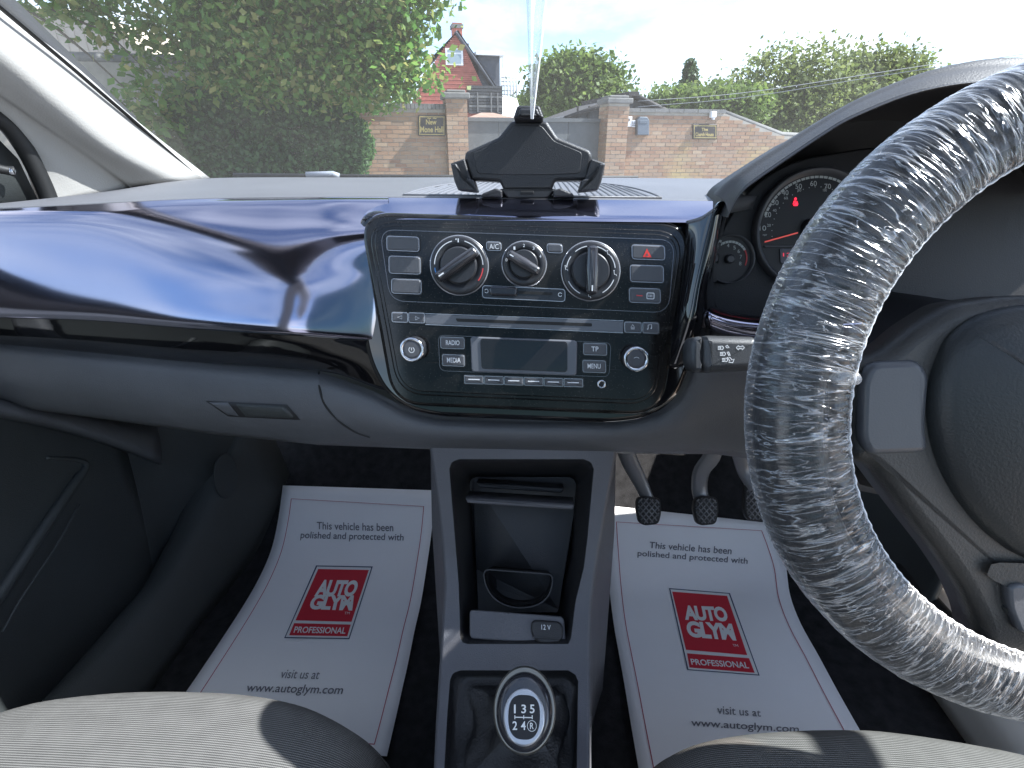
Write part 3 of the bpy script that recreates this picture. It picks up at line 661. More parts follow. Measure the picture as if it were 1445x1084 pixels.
tube('vent_rim', [(x, y, padz(x, y)) for x, y in arcp]+[(vc-va*.5, VY0, padz(vc-va*.5, VY0)), (vc, VY0, padz(vc, VY0))], .0014, 'pad', dash, closed=True)
x = VX0+.004
while x < VX1-.003:
    ye = vend(x); zv = 0
    if ye-VY0 > .012:
        c = vc+(x-vc)*.93
        ym = (VY0+ye)/2; cm = (x+c)/2
        grid('slat', [[(q-.0011, y_, padz(q, y_)+.0002), (q, y_, padz(q, y_)+.0016), (q+.0011, y_, padz(q, y_)+.0002)] for q, y_ in ((x, VY0), ((x+cm)/2, (VY0+ym)/2), (cm, ym), ((cm+c)/2, (ym+ye)/2), (c, ye))], 'pad', dash, thick=0)
    x += .0072

# ================================================================== CONTROL PANEL
cp = thing('control_panel', 'gloss black heater and radio panel in the middle of the dashboard', 'control panel', tuple(BF.pt(0, -.08, 0)))
oA = round_poly(BF.pts([(509, 304), (981, 309), (935, 583), (546, 575)]), [.05, .05, .022, .022] if area2(BF.pts([(509, 304), (981, 309), (935, 583), (546, 575)])) > 0 else [.045, .045, .022, .022], 10)
def quad(pts, r, n=0):
    q = BF.pts(pts, n); q = q if area2(q) > 0 else q[::-1]
    return round_poly(q, r, 10)
oA = quad([(509, 304), (981, 309), (930, 583), (552, 575)], .030)
plate('bezel', oA, BF, -.006, .004, .004, 'bezel', cp)
oB = quad([(520, 316), (969, 321), (922, 568), (560, 560)], .026, .004)
plate('bezel_rim', oB, BF, .003, .0065, .0016, 'bezel', cp)
plate('face_plate', inset(oB, .0035), BF, .004, .0072, .0012, 'bezel', cp)
FN = .0072
oD = quad([(538, 328), (955, 334), (944, 438), (551, 429)], .014, FN)
ring_plate('heater_frame', oD, inset(oD, .0006), BF, FN-.001, FN+.0006, 'frame_line', cp)
def button(name, l, t, r, b, ic=None, depth=.0022, rr=.003, skew=0, mt='button', par=cp):
    q = quad([(l, t), (r, t+(r-l)*.016), (r+skew, b+(r-l)*.016), (l+skew*-1 if False else l+abs(skew), b)], rr, FN)
    e = plate(name, inset(q, .0004), BF, FN-.001, FN+depth, .0011, mt, par)
    ring_plate('button_rim', q, inset(q, .00065), BF, FN-.001, FN+depth*.62, 'button_edge', e)
    g = [(x, y) for x, y in inset(q, -.0009)]
    plate('button_gap', g, BF, FN-.001, FN+.0003, 0, 'seal', e)
    return e
B1 = button('button', 548, 337, 594, 358); B2 = button('button', 550.5, 365, 595.5, 390); B3 = button('button', 553.5, 397, 596, 418)
b = button('button', 688, 342, 710, 355); text_px('lettering', 'A/C', BF, (692.5, 345.5, 705.5, 352.5), FN+.0025, 'white_print', b)
button('button', 773.5, 343, 796, 356.5)
hz = button('hazard_button', 893, 342, 940, 363)
tri = BF.pts([(909, 359.5), (921.5, 359.8), (915, 347.5)], FN+.0025)
flat_poly('hazard_triangle', tri, BF, FN+.0025, 'hazard_red', hz)
flat_poly('hazard_triangle_middle', BF.pts([(913.2, 357.6), (917.0, 357.7), (915, 353)], FN+.0027), BF, FN+.0027, 'button', hz)
button('button', 890, 370.5, 937.5, 395)
pb = button('button', 888, 403, 932.5, 424)
flat_poly('button_lamp', BF.pts([(899, 413.2), (907.5, 413.4), (907.5, 415), (899, 414.8)], FN+.0025), BF, FN+.0025, 'red_print', pb)
q = quad([(914, 410), (924, 410.2), (923.5, 418.5), (913.5, 418.2)], .001, FN+.0025); strip_line('heated_screen_icon', q, .0007, BF, FN+.0025, 'white_print', pb, True)
for k in range(3):
    u = 916.5+k*2.1; strip_line('heated_screen_icon', BF.pts([(u, 412.4), (u, 416)], FN+.0025), .0005, BF, FN+.0025, 'white_print', pb)
# rotary knobs
def rotary(name, cx, cy_, ro, ri, gl_, gw, ang, par=cp):
    cu, cv = BF.uv(cx, cy_, FN); sc = .4557*1.03/F_PX*(1+.0)
    k = abs(BF.uv(cx+10, cy_, FN)[0]-cu)/10
    ro, ri, gl_, gw = ro*k, ri*k, gl_*k, gw*k
    o = lathe(name, [(ro+.0006, FN-.001), (ro+.0006, FN+.0008), (ro, FN+.0022), (ro*.96, FN+.0028), (ri*1.02, FN+.0034), (ri, FN+.0022), (ri*.97, FN+.0055), (ri*.9, FN+.0065)], BF, cu, cv, 'knob', par, 56)
    lathe('dial_edge', [(ro+.0014, FN-.001), (ro+.0014, FN+.0006), (ro+.0006, FN+.0009)], BF, cu, cv, 'button_edge', o, 56)
    a = R(ang); ca, sa = math.cos(a), math.sin(a)
    gf = Fr(BF.pt(cu, cv, FN+.0055), BF.V*ca-BF.U*sa*1.0, BF.U*ca+BF.V*sa)     # local V along grip
    gf = Fr(BF.pt(cu, cv, FN+.0055), BF.U*ca+BF.V*sa, BF.U*sa-BF.V*ca)
    if gf.N.dot(BF.N) < 0: gf = Fr(gf.O, gf.V, -gf.U)
    w_, h_ = gw/2, gl_/2
    g = plate('grip', round_poly([(-w_*.8, -h_), (w_*.8, -h_), (w_, 0), (w_*.86, h_), (-w_*.86, h_), (-w_, 0)], w_*.55, 5), gf, 0, .0135, .0028, 'knob_gloss', o, dome=.0006)
    plate('grip_pointer', rrect(-w_*.10, h_*.62, w_*.10, h_*.86, w_*.08), gf, .0134, .0146, 0, 'white_print', g)
    return o, cu, cv, ro, ri
# temperature
o, cu, cv, ro, ri = rotary('temperature_knob', 649.5, 377, 39.5, 26, 66, 17, 215)
rr = ro*.86; n_ = FN+.0034
strip_line('scale_line', arc(cu, cv, rr, 105, 178, 18), .0007, BF, n_, 'white_print', o); strip_line('scale_line', arc(cu, cv, rr, 2, 75, 18), .0007, BF, n_, 'white_print', o)
strip_line('cold_scale', arc(cu, cv, rr, 186, 217, 10), .0010, BF, n_, 'blue_print', o); strip_line('warm_scale', arc(cu, cv, rr, -37, -6, 10), .0010, BF, n_, 'red_print', o)
strip_line('thermometer_icon', [(cu, cv+rr*.92), (cu, cv+rr*1.07)], .0010, BF, n_, 'white_print', o); strip_line('thermometer_icon', arc(cu-.0018, cv+rr*1.04, .0005, 0, 330, 8), .0004, BF, n_, 'white_print', o)
# fan
o, cu, cv, ro, ri = rotary('fan_knob', 741, 373, 30, 20, 50, 15, 150)
rr = ro*.84
for s_, a in (('0', 168), ('1', 122), ('2', 90), ('3', 58), ('4', 25)):
    c_, d_ = cu+rr*math.cos(R(a)), cv+rr*math.sin(R(a))
    text_map('fan_number', s_, lambda s, t, c_=c_, d_=d_: BF.pt(c_+(s-.5)*.0016, d_+(t-.5)*.0026, n_), 'white_print', o)
for a in (0, 60, 120): 
    c_, d_ = cu+rr*math.cos(R(145)), cv+rr*math.sin(R(145)); strip_line('fan_icon', [(c_+.0014*math.cos(R(a)), d_+.0014*math.sin(R(a))), (c_-.0014*math.cos(R(a)), d_-.0014*math.sin(R(a)))], .0005, BF, n_, 'white_print', o)
# air direction
o, cu, cv, ro, ri = rotary('air_direction_knob', 834.5, 381, 40, 27, 66, 17, 270)
rr = ro*.86
for a0, a1 in ((52, 85), (8, 38), (-60, -20), (-155, -115), (145, 172), (100, 130)): strip_line('scale_line', arc(cu, cv, rr, a0, a1, 10), .0007, BF, n_, 'white_print', o)
for a in (175, -5, 268, 45): 
    c_, d_ = cu+rr*math.cos(R(a)), cv+rr*math.sin(R(a))
    strip_line('seated_figure_icon', [(c_-.001, d_+.0012), (c_-.0006, d_-.0008), (c_+.0008, d_-.0008), (c_+.0012, d_-.002)], .0005, BF, n_, 'white_print', o)
    flat_poly('seated_figure_icon', [(c_-.001+.0006*math.cos(R(t)), d_+.0022+.0006*math.sin(R(t))) for t in range(0, 360, 45)], BF, n_, 'white_print', o)
# recirculation slider
q = quad([(682, 404.5), (798, 407.5), (797.5, 424.5), (681.5, 421.5)], .003, FN)
sl_ = plate('slider_track', q, BF, FN-.001, FN+.0008, .0006, 'knob_gloss', cp)
ring_plate('track_rim', inset(q, -.0004), inset(q, .0003), BF, FN-.001, FN+.0012, 'button_edge', sl_)
plate('track_slot', quad([(733, 411), (780, 412.3), (780, 416.2), (733, 415)], .001, FN), BF, FN, FN+.0011, 0, 'seal', sl_)
plate('slider_grip', quad([(691, 404.5), (731, 405.3), (731, 419), (691, 418.2)], .0035, FN+.006), BF, FN, FN+.009, .002, 'knob_gloss', sl_)
c_, d_ = BF.uv(791, 415, FN+.001); strip_line('recirculation_icon', arc(c_, d_, .0016, 30, 330, 12), .0005, BF, FN+.0011, 'white_print', sl_)
c_, d_ = BF.uv(687, 412, FN+.001); strip_line('fresh_air_icon', arc(c_, d_, .0016, -150, 150, 12), .0005, BF, FN+.0011, 'white_print', sl_)
# disc slot bar
bar = plate('disc_bar', quad([(600, 446.5), (880, 451), (879, 466.5), (600, 460)], .0015, FN), BF, FN-.001, FN+.0006, .0004, 'screen_frame', cp)
plate('disc_slot', quad([(643, 451.5), (835, 454.5), (835, 459), (645, 456)], .001, FN), BF, FN, FN+.0009, 0, 'seal', bar)
strip_line('bar_edge', BF.pts([(600, 460.8), (879, 467)], FN), .0007, BF, FN+.0007, 'button_edge', bar)
strip_line('bar_edge', BF.pts([(600, 445.5), (880, 450)], FN), .0006, BF, FN+.0007, 'button_edge', bar)
def icon(par, pts, closed=True, wd=.0005): strip_line('icon', BF.pts(pts, FN+.0019), wd, BF, FN+.0019, 'white_print', par, closed)
b = button('seek_button', 553, 444, 576, 458.5, depth=.0014, rr=.002); icon(b, [(561, 451.5), (567, 449.2), (567, 454)])
b = button('seek_button', 576.6, 444.2, 600, 459, depth=.0014, rr=.002); icon(b, [(592, 452.2), (586, 450), (586, 454.6)])
b = button('eject_button', 880.5, 451, 905, 466.5, depth=.0014, rr=.002); icon(b, [(890, 459.2), (895.5, 459.2), (892.7, 455)]); icon(b, [(890, 461.2), (895.5, 461.2)], False)
b = button('audio_button', 906, 451.3, 929.5, 467, depth=.0014, rr=.002); icon(b, [(914.5, 461), (914.5, 455.5), (919.5, 454.5), (919.5, 460)], False); icon(b, [(913, 461), (914.5, 461)], False, .001); icon(b, [(918, 460), (919.5, 460)], False, .001)
# radio knobs
def radio_knob(name, cx, cy_):
    cu, cv = BF.uv(cx, cy_, FN+.014)
    o = lathe(name, [(.0108, FN-.001), (.0108, FN+.003), (.0100, FN+.010), (.0104, FN+.011)], BF, cu, cv, 'knob', cp, 36, smooth=False)
    lathe('knob_ring', [(.0104, FN+.0108), (.0110, FN+.0125), (.0107, FN+.0142), (.0098, FN+.0148), (.0084, FN+.0146), (.0080, FN+.0136)], BF, cu, cv, 'chrome', o, 40)
    lathe('knob_cap', [(.0081, FN+.0130), (.0080, FN+.0140), (.0060, FN+.0143)], BF, cu, cv, 'button', o, 36)
    return o, cu, cv
o, cu, cv = radio_knob('volume_knob', 580, 497)
strip_line('power_icon', arc(cu, cv, .0024, -240, 60, 20), .0005, BF, FN+.0146, 'white_print', o); strip_line('power_icon', [(cu, cv-.0005), (cu, cv+.0018)], .0005, BF, FN+.0146, 'white_print', o)
o, cu, cv = radio_knob('tuning_knob', 897, 504)
strip_line('tuning_dimple', arc(cu, cv-.001, .0028, 40, 140, 10), .0004, BF, FN+.0146, 'white_print', o)
# display and its buttons
q = quad([(617.5, 475), (862, 481), (858, 530), (619, 526)], .006, FN); ring_plate('display_frame', q, inset(q, .0005), BF, FN-.001, FN+.0006, 'frame_line', cp)
scr = plate('display_surround', quad([(663, 476.5), (814, 479), (812, 529), (664, 526.5)], .004, FN), BF, FN, FN+.0022, .0012, 'screen_frame', cp)
plate('display', quad([(677, 479), (800, 481), (799, 524), (678, 521.5)], .003, FN+.002), BF, FN+.001, FN+.0028, .0004, 'screen', scr)
for nm, s_, (l, t, r_, b_) in (('radio_button', 'RADIO', (621, 477.5, 655, 494)), ('media_button', 'MEDIA', (623, 502, 655, 518.5)), ('traffic_button', 'TP', (822, 482, 855.5, 499)), ('menu_button', 'MENU', (820.5, 506, 853.5, 523.5))):
    e = button(nm, l, t, r_, b_, rr=.002)
    cx_, cy_ = (l+r_)/2, (t+b_)/2+.2; hw = {'TP': 5, 'RADIO': 9.6, 'MEDIA': 9.6, 'MENU': 9.2}[s_]
    text_px('lettering', s_, BF, (cx_-hw, cy_-3.4, cx_+hw, cy_+3.4), FN+.0026, 'white_print', e, off=.008)
for k in range(6):
    l = 653.5+k*28; e = button('preset_button', l, 531+k*.3, l+27.4, 543+k*.3, depth=.0016, rr=.001)
    strip_line('preset_mark', BF.pts([(l+5.5, 537+k*.35), (l+21.5, 537.2+k*.35)], FN+.002), .0009, BF, FN+.002, 'white_print', e)
cu, cv = BF.uv(847, 540, FN)
j_ = lathe('audio_socket', [(.0040, FN-.001), (.0040, FN+.0008), (.0036, FN+.0014), (.0026, FN+.0014), (.0020, FN+.0004)], BF, cu, cv, 'chrome', cp, 28)
lathe('socket_hole', [(.0021, FN+.0002), (.0021, FN+.0008)], BF, cu, cv, 'seal', j_, 20)
strip_line('panel_joint', BF.pts([(600, 514), (618, 514.3)], FN), .0005, BF, FN+.0004, 'seal', cp); strip_line('panel_joint', BF.pts([(860, 519), (874, 519.5)], FN), .0005, BF, FN+.0004, 'seal', cp)

# ================================================================== INSTRUMENT CLUSTER
CF = Fr(WY(1148, 323, .545), (0, .28, 1))
ic = thing('instrument_cluster', 'black instrument cluster with speedometer and small rev counter behind the steering wheel', 'instrument cluster', tuple(CF.pt(0, -.08, 0)))
plate('cluster_panel', round_poly(CF.pts([(1012, 330), (1060, 262), (1120, 225), (1240, 205), (1600, 205), (1700, 470), (1060, 470), (1002, 440)], -.004), .03), CF, -.03, -.004, .002, 'cluster', ic)
k_ = abs(CF.uv(1158, 323)[0]-CF.uv(1148, 323)[0])/10
def cpx(x, y, n=0): return CF.uv(x, y, n)
c0 = cpx(1148, 324); rd = 74*k_
spd = lathe('speedometer', [(rd*1.16, -.004), (rd*1.15, .006), (rd*1.10, .007), (rd*1.02, -.001)], CF, c0[0], c0[1], 'cluster_ring', ic, 72)
lathe('speedometer_face', [(rd*1.04, -.003), (rd*1.03, -.0005)], CF, c0[0], c0[1], 'cluster_face', spd, 72)
strip_line('speed_band', arc(*c0, rd*.985, 25, 165, 50), .0022, CF, .0003, 'dial_print', spd)
for i in range(27):
    a = 160-i*5.0; p_ = arc(*c0, rd*.985, a, a+.01, 2)[0]; q = arc(*c0, rd*.955, a, a+.01, 2)[0]
    strip_line('speed_tick', [(c0[0]+(p_[0]-c0[0])*1.02, c0[1]+(p_[1]-c0[1])*1.02), q], .0006 if i % 2 else .0009, CF, .0006, 'cluster_face', spd)
for s_, x, y in (('10', 1076.5, 322), ('20', 1083.5, 303), ('30', 1094, 286), ('40', 1108, 272), ('50', 1127, 263), ('60', 1148, 259), ('70', 1168, 263), ('80', 1184, 272), ('90', 1197, 286)):
    hw = 4.6; text_px('speed_number', s_, CF, (x-hw, y-3.6, x+hw, y+3.6), .0006, 'dial_print', spd)
for s_, x, y in (('20', 1085, 318), ('40', 1093, 297), ('60', 1109, 279.5), ('80', 1128, 268.5), ('100', 1164, 268.5)):
    text_px('speed_number_small', s_, CF, (x-2.6, y-1.9, x+2.6, y+1.9), .0006, 'dial_print', spd)
text_px('mph_lettering', 'mph', CF, (1076.5, 330, 1082, 333.5), .0006, 'dial_print', spd)
for i in range(22):
    a = 190-i*8; c1 = arc(*c0, rd*.80, a, a+1, 2)[0]; flat_poly('speed_dot', [(c1[0]+.0005*math.cos(t), c1[1]+.0005*math.sin(t)) for t in (0, 1.57, 3.14, 4.71)], CF, .0005, 'dial_print', spd)
nd = strip_line('needle', [cpx(1079, 341.6, .004), cpx(1126, 328.5, .004)], .0013, CF, .004, 'needle', spd)
lathe('needle_hub', [(.009, 0), (.009, .004), (.0075, .007), (.003, .0075)], CF, *cpx(1144, 322), 'cluster', spd, 28)
plate('speedometer_divider', CF.pts([(1078, 346.5), (1210, 346.5), (1210, 349.5), (1079, 349.5)]), CF, -.001, .0012, .0004, 'cluster_ring', spd)
lc = plate('trip_display', round_poly(CF.pts([(1100, 351), (1190, 351), (1188, 372), (1101, 372)]), .002), CF, -.001, .0012, .0004, 'lcd', spd)
text_px('trip_digits', '12145', CF, (1105, 357, 1138, 362), .0016, 'lcd_red', lc)
# red seat belt lamp: a seated figure with a strap
flat_poly('seat_belt_lamp', [(cpx(1122, 281)[0]+.0014*math.cos(t), cpx(1122, 281)[1]+.0014*math.sin(t)) for t in np.linspace(0, 5.6, 9)], CF, .0008, 'warning_red', spd)
flat_poly('seat_belt_lamp', cpx and CF.pts([(1119.5, 283.5), (1124.5, 283.5), (1126, 288.5), (1124.5, 291), (1119.5, 291), (1118, 288.5)]), CF, .0008, 'warning_red', spd)
strip_line('seat_belt_lamp', CF.pts([(1126.5, 281), (1118, 290)]), .0005, CF, .0009, 'cluster_face', spd)
c1 = cpx(1029, 366); r1 = 34*k_
rev = lathe('rev_counter', [(r1*1.06, -.004), (r1*1.05, .004), (r1*.98, .0045), (r1*.95, -.001)], CF, *c1, 'cluster_ring', ic, 48)
lathe('rev_face', [(r1*.97, -.003), (r1*.96, -.0005)], CF, *c1, 'cluster_face', rev, 48)
strip_line('rev_band', arc(*c1, r1*.74, 32, 140, 24), .0022, CF, .0004, 'dial_print', rev); strip_line('rev_red_band', arc(*c1, r1*.74, -20, 32, 12), .0014, CF, .0004, 'red_print', rev)
for i in range(9): a = 130-i*11; strip_line('rev_tick', [arc(*c1, r1*.8, a, a+1, 2)[0], arc(*c1, r1*.66, a, a+1, 2)[0]], .0004, CF, .0006, 'cluster_face', rev)
for s_, x, y in (('4', 1027.5, 346.5), ('5', 1036.5, 349.5), ('6', 1042.5, 354.5), ('7', 1045.5, 362.5), ('8', 1044.5, 372)):
    text_px('rev_number', s_, CF, (x-1.7, y-2.6, x+1.7, y+2.6), .0006, 'dial_print', rev)
lathe('rev_hub', [(.0045, 0), (.0045, .004), (.003, .005)], CF, *c1, 'cluster_ring', rev, 24)
flat_poly('turn_arrow', CF.pts([(1046, 297), (1051, 292.5), (1051, 295), (1056, 295), (1056, 299.5), (1051, 299.5), (1051, 302)], -.003), CF, -.0035, 'cluster_face', ic)

# ================================================================== STEERING WHEEL
EL = .297
WF = Fr((.3247, .2988, 1.0097), (0, math.sin(EL), math.cos(EL)))
sw = thing('steering_wheel', 'black steering wheel with grey spokes in front of the driver seat', 'steering wheel', tuple(WF.O))
rim = []
def torus(name, Rm, ra, rb, n0, m, parent, seg=140, sides=20):
    V = []; Fc = []
    for i in range(seg):
        a = 2*math.pi*i/seg
        for j in range(sides):
            b_ = 2*math.pi*j/sides; r = Rm+ra*math.cos(b_); V.append(WF.pt(r*math.cos(a), r*math.sin(a), n0+rb*math.sin(b_)))
    for i in range(seg):
        for j in range(sides):
            i2, j2 = (i+1) % seg, (j+1) % sides; Fc.append((i*sides+j, i2*sides+j, i2*sides+j2, i*sides+j2))
    return mobj(name, V, Fc, m, parent)
torus('rim', .1770, .0190, .0180, .0115, 'rim', sw)
def half(pts, n): return [WF.uv(x, y, n) for x, y in pts]
def mirror(l): return l+[(-u, v) for u, v in l[::-1]]
shell = half([(1480, 416), (1420, 417), (1345, 428), (1290, 462), (1255, 492), (1222, 506), (1196, 512), (1196, 648), (1228, 657), (1262, 703), (1300, 752), (1330, 790), (1358, 832), (1378, 876), (1388, 930)], .0)
plate('spoke_shell', round_poly(mirror(shell), .006, 4), WF, -.022, .004, .008, 'wheel_shell', sw)
ins = half([(1229, 512), (1300, 508), (1314, 530), (1308, 600), (1312, 640), (1226, 643), (1215, 620), (1217, 540)], .008)
for s in (1, -1): plate('spoke_insert', round_poly([(u*s, v) for u, v in ins], .006, 5), WF, .0, .0085, .004, 'wheel_insert', sw)
bs = half([(1480, 428), (1430, 433), (1385, 447), (1348, 475), (1325, 530), (1319, 580), (1326, 630), (1342, 675), (1368, 718), (1400, 755), (1445, 790), (1490, 803)], .012)
airb = plate('airbag_cover', round_poly(mirror(bs), .010, 5), WF, -.01, .016, .010, 'wheel_plastic', sw, dome=.016)
lo_ = half([(1390, 800), (1437, 822), (1490, 838), (1490, 905), (1440, 895), (1405, 850)], .004)
plate('lower_spoke_cover', round_poly(mirror(lo_), .008, 5), WF, -.01, .008, .005, 'wheel_plastic', sw)
plate('spoke_cap', round_poly(half([(1428, 830), (1446, 826), (1470, 835), (1470, 890), (1446, 900), (1430, 860)], .012), .005), WF, .002, .0105, .002, 'wheel_insert', sw)

# clear plastic cover over the rim
def cover():
    seg, sides = 1500, 50
    prof = [(.182, -.012), (.190, -.009), (.1962, -.003), (.1982, .006), (.1968, .016), (.192, .025), (.184, .0305), (.175, .0332), (.166, .0338), (.158, .0325), (.1525, .0298), (.1498, .0270)]
    pv = crom([Vector((a, b, 0)) for a, b in prof], sides)
    V = []; Fc = []
    for i in range(seg):
        a = 2*math.pi*i/seg; ca, sa = math.cos(a), math.sin(a)
        for j, p_ in enumerate(pv):
            f = j/(sides-1)
            wig = mnoise.noise(Vector((ca*2.1, sa*2.1, f*2.6)))*.9
            n1 = mnoise.noise(Vector((ca*9, sa*9, f*2.2+7)))
            r1_ = 1-abs(mnoise.noise(Vector((ca*30, sa*30, f*2.0+13+wig))))*2.4
            r2_ = 1-abs(mnoise.noise(Vector((ca*62, sa*62, f*2.6+3+wig*2))))*2.4
            r3_ = 1-abs(mnoise.noise(Vector((ca*110, sa*110, f*4.0+23+wig*2))))*2.2
            amp = .45+.55*f
            d = .52*amp*(.0006*n1+.0014*max(0, r1_)**3*(.6+n1)+.0010*max(0, r2_)**3+.0006*max(0, r3_)**2)
            q0 = pv[max(0, j-1)]; q1 = pv[min(sides-1, j+1)]; t = (q1-q0).normalized(); nn = Vector((t.y, -t.x, 0))
            if nn.dot(p_-Vector((.1755, .012, 0))) < 0: nn = -nn
            r = p_.x+nn.x*d; h = p_.y+nn.y*d
            if j >= sides-3: r += .0004*math.sin(a*420); h += .0003*math.cos(a*420)
            V.append(WF.pt(r*ca, r*sa, h))
    for i in range(seg):
        i2 = (i+1) % seg
        for j in range(sides-1): Fc.append((i*sides+j, i2*sides+j, i2*sides+j+1, i*sides+j+1))
    o = mobj('wheel_cover', V, Fc, 'film')
    ul = o.data.uv_layers.new(name='UVMap'); n = len(Fc)
    uv = np.zeros((n*4, 2), np.float32); idx = np.empty(n*4, np.int32); o.data.loops.foreach_get('vertex_index', idx)
    i = idx//sides; j = idx % sides; i = i.astype(float)
    fi = np.arange(n)//(sides-1); wrap = np.repeat(fi, 4) == seg-1
    i = np.where(wrap & (i == 0), seg, i)
    uv[:, 0] = i/seg*110; uv[:, 1] = j/(sides-1)*1.5
    ul.data.foreach_set('uv', uv.ravel())
    return o
wc = cover(); tag(wc, 'crinkled clear plastic cover stretched over the steering wheel rim', 'wheel cover')
el_ = []
for i in range(400):
    a = 2*math.pi*i/400; r = .1496+.0003*math.sin(a*133); el_.append(WF.pt(r*math.cos(a), r*math.sin(a), .0269+.0003*math.cos(a*97)))
tube('elastic_hem', el_, .0008, 'white_print', wc, seg=6, closed=True)
gt = Fr(WF.pt(*WF.uv(1196, 534, .026), .026), WF.V, WF.U)
plate('gathered_tuft', round_poly([(-.006, -.004), (.006, -.0035), (.0075, .0), (.005, .0038), (-.006, .003), (-.0085, -.001)], .002), gt, -.004, .003, .002, 'film_strip', wc, dome=.001)

# ================================================================== STALK
SF = Fr(WY(1016, 500, .375), (0, .42, 1))
st = thing('indicator_stalk', 'dark grey indicator stalk with white lamp symbols left of the wheel', 'stalk', tuple(SF.O))
hd = plate('stalk_head', round_poly(SF.pts([(990, 474), (1060, 476), (1066, 486), (1066, 514), (1058, 523), (992, 527), (986, 515), (986, 484)]), .004), SF, -.016, .010, .006, 'stalk', st)
plate('stalk_tip', round_poly(SF.pts([(976, 476), (989, 474.5), (989, 526), (977, 524), (971, 512), (971, 488)]), .005), SF, -.015, .009, .006, 'stalk', st)
tube('stalk_arm', [SF.pt(.02, 0, -.004), SF.pt(.05, -.002, -.002), (.30, .375, .985)], [.012, .009, .012], 'stalk', st, seg=16, n=10)
def sicon(pts, c=False, wd=.0005): strip_line('symbol', SF.pts(pts, .0104), wd, SF, .0104, 'white_print', hd, c)
for y in (491, 499.5, 508):
    x = 1013+(y-491)*.35
    sicon([(x+4, y-2.6), (x+4, y+2.6), (x+6.5, y+2.4), (x+8, y), (x+6.5, y-2.4)], True)
    for k in (-2, 0, 2): sicon([(x, y+k), (x+3, y+k)])
sicon([(1024, 489), (1026, 487), (1029, 491), (1026, 491)], True); sicon([(1026, 497), (1028, 496.5), (1030.5, 502), (1028.5, 502)], True)
sicon([(1026, 504), (1030, 504.5), (1033, 508), (1036, 506.5), (1034, 512), (1028, 511), (1030, 509.5)], True)
sicon([(1039, 490.7), (1042.5, 487.5), (1042.5, 489.5), (1047, 489.5), (1047, 487.5), (1050.5, 490.7), (1047, 494), (1047, 492), (1042.5, 492), (1042.5, 494)], True)

# ================================================================== PHONE HOLDER
HF2 = Fr(WY(745, 262, .515), (0, .14, 1))
ph = thing('phone_holder', 'angular black phone holder standing on the dashboard vent', 'phone holder', tuple(WY(745, 281, .515)))
def z7(l, n=0): return HF2.pts([(620+x*.18, 130+y*.18) for x, y in l], n)
plate('back_plate', round_poly(z7([(565, 225), (845, 225), (925, 350), (1180, 455), (1200, 500), (1165, 690), (910, 693), (880, 770), (505, 770), (470, 700), (250, 690), (195, 520), (205, 468), (465, 352)]), .0022, 4), HF2, -.016, .0, .0028, 'holder', ph)
plate('plate_recess', round_poly(z7([(590, 262), (800, 262), (900, 385), (1120, 475), (1100, 640), (850, 650), (540, 650), (300, 640), (262, 480), (480, 385)]), .003), HF2, -.002, .0006, .0006, 'holder', ph)
tcl = plate('top_clamp', round_poly(z7([(612, 112), (785, 112), (818, 205), (800, 216), (598, 216), (582, 205)], .012), .002), HF2, -.006, .016, .002, 'holder', ph)
plate('clamp_lip', round_poly(z7([(632, 132), (768, 132), (790, 190), (618, 190)], .018), .0015), HF2, .012, .0205, .0015, 'holder', tcl)
plate('clamp_pad', round_poly(z7([(640, 172), (755, 172), (762, 190), (640, 190)], .0205), .001), HF2, .019, .0215, .0006, 'rubber', tcl)
for s in (1, -1):
    A = [(90, 562), (128, 548), (200, 525), (250, 690), (275, 690), (305, 782), (285, 786), (150, 772), (120, 700)]
    lip = [(92, 565), (133, 560), (180, 672), (268, 688), (300, 782), (150, 770), (118, 690)]
    if s < 0: A = [(1390-x, y) for x, y in A]; lip = [(1390-x, y) for x, y in lip]
    a_ = plate('side_arm', round_poly(z7(A), .0015), HF2, -.010, .003, .0015, 'holder', ph)
    plate('arm_lip', round_poly(z7(lip, .010), .0012), HF2, .0, .0115, .0014, 'holder', a_)
    ft = [(325, 825), (340, 795), (440, 755), (492, 772), (492, 825)]
    if s < 0: ft = [(1385-x, y) for x, y in ft]
    plate('foot_pad', round_poly(z7(ft, .006), .0012), HF2, -.03, .008, .0016, 'holder', ph)
plate('base', round_poly(z7([(470, 760), (915, 760), (845, 838), (540, 838)]), .002), HF2, -.03, .002, .002, 'holder', ph)
plate('release_tab', round_poly(z7([(635, 775), (740, 775), (740, 800), (635, 800)], .003), .0006), HF2, .0, .0035, .0006, 'rubber', ph)
plate('base_mount', round_poly(z7([(500, 836), (890, 836), (930, 862), (460, 862)]), .003), HF2, -.05, .004, .002, 'holder', ph)

# hanging clear film
rows = []
for i in range(40):
    t = i/39; py = -150+t*318; cx = 757-6*max(0, (py)/165)**1.2 if py > 0 else 757; hw = 14.5*(1-max(0, py)/190)**.9 if py > 0 else 15
    r = []
    for j in range(9):
        s = j/8*2-1; r.append(WY(cx+s*hw, py, .47+.010*math.sin(s*4.2+t*2.5)+.004*math.sin(s*9+t*7)))
    rows.append(r)
fs = grid('plastic_strip', rows, 'film_strip', None, nu=24, thick=0, uvscale=(1, 6)); tag(fs, 'narrow clear plastic strip hanging in front of the windscreen', 'plastic strip')

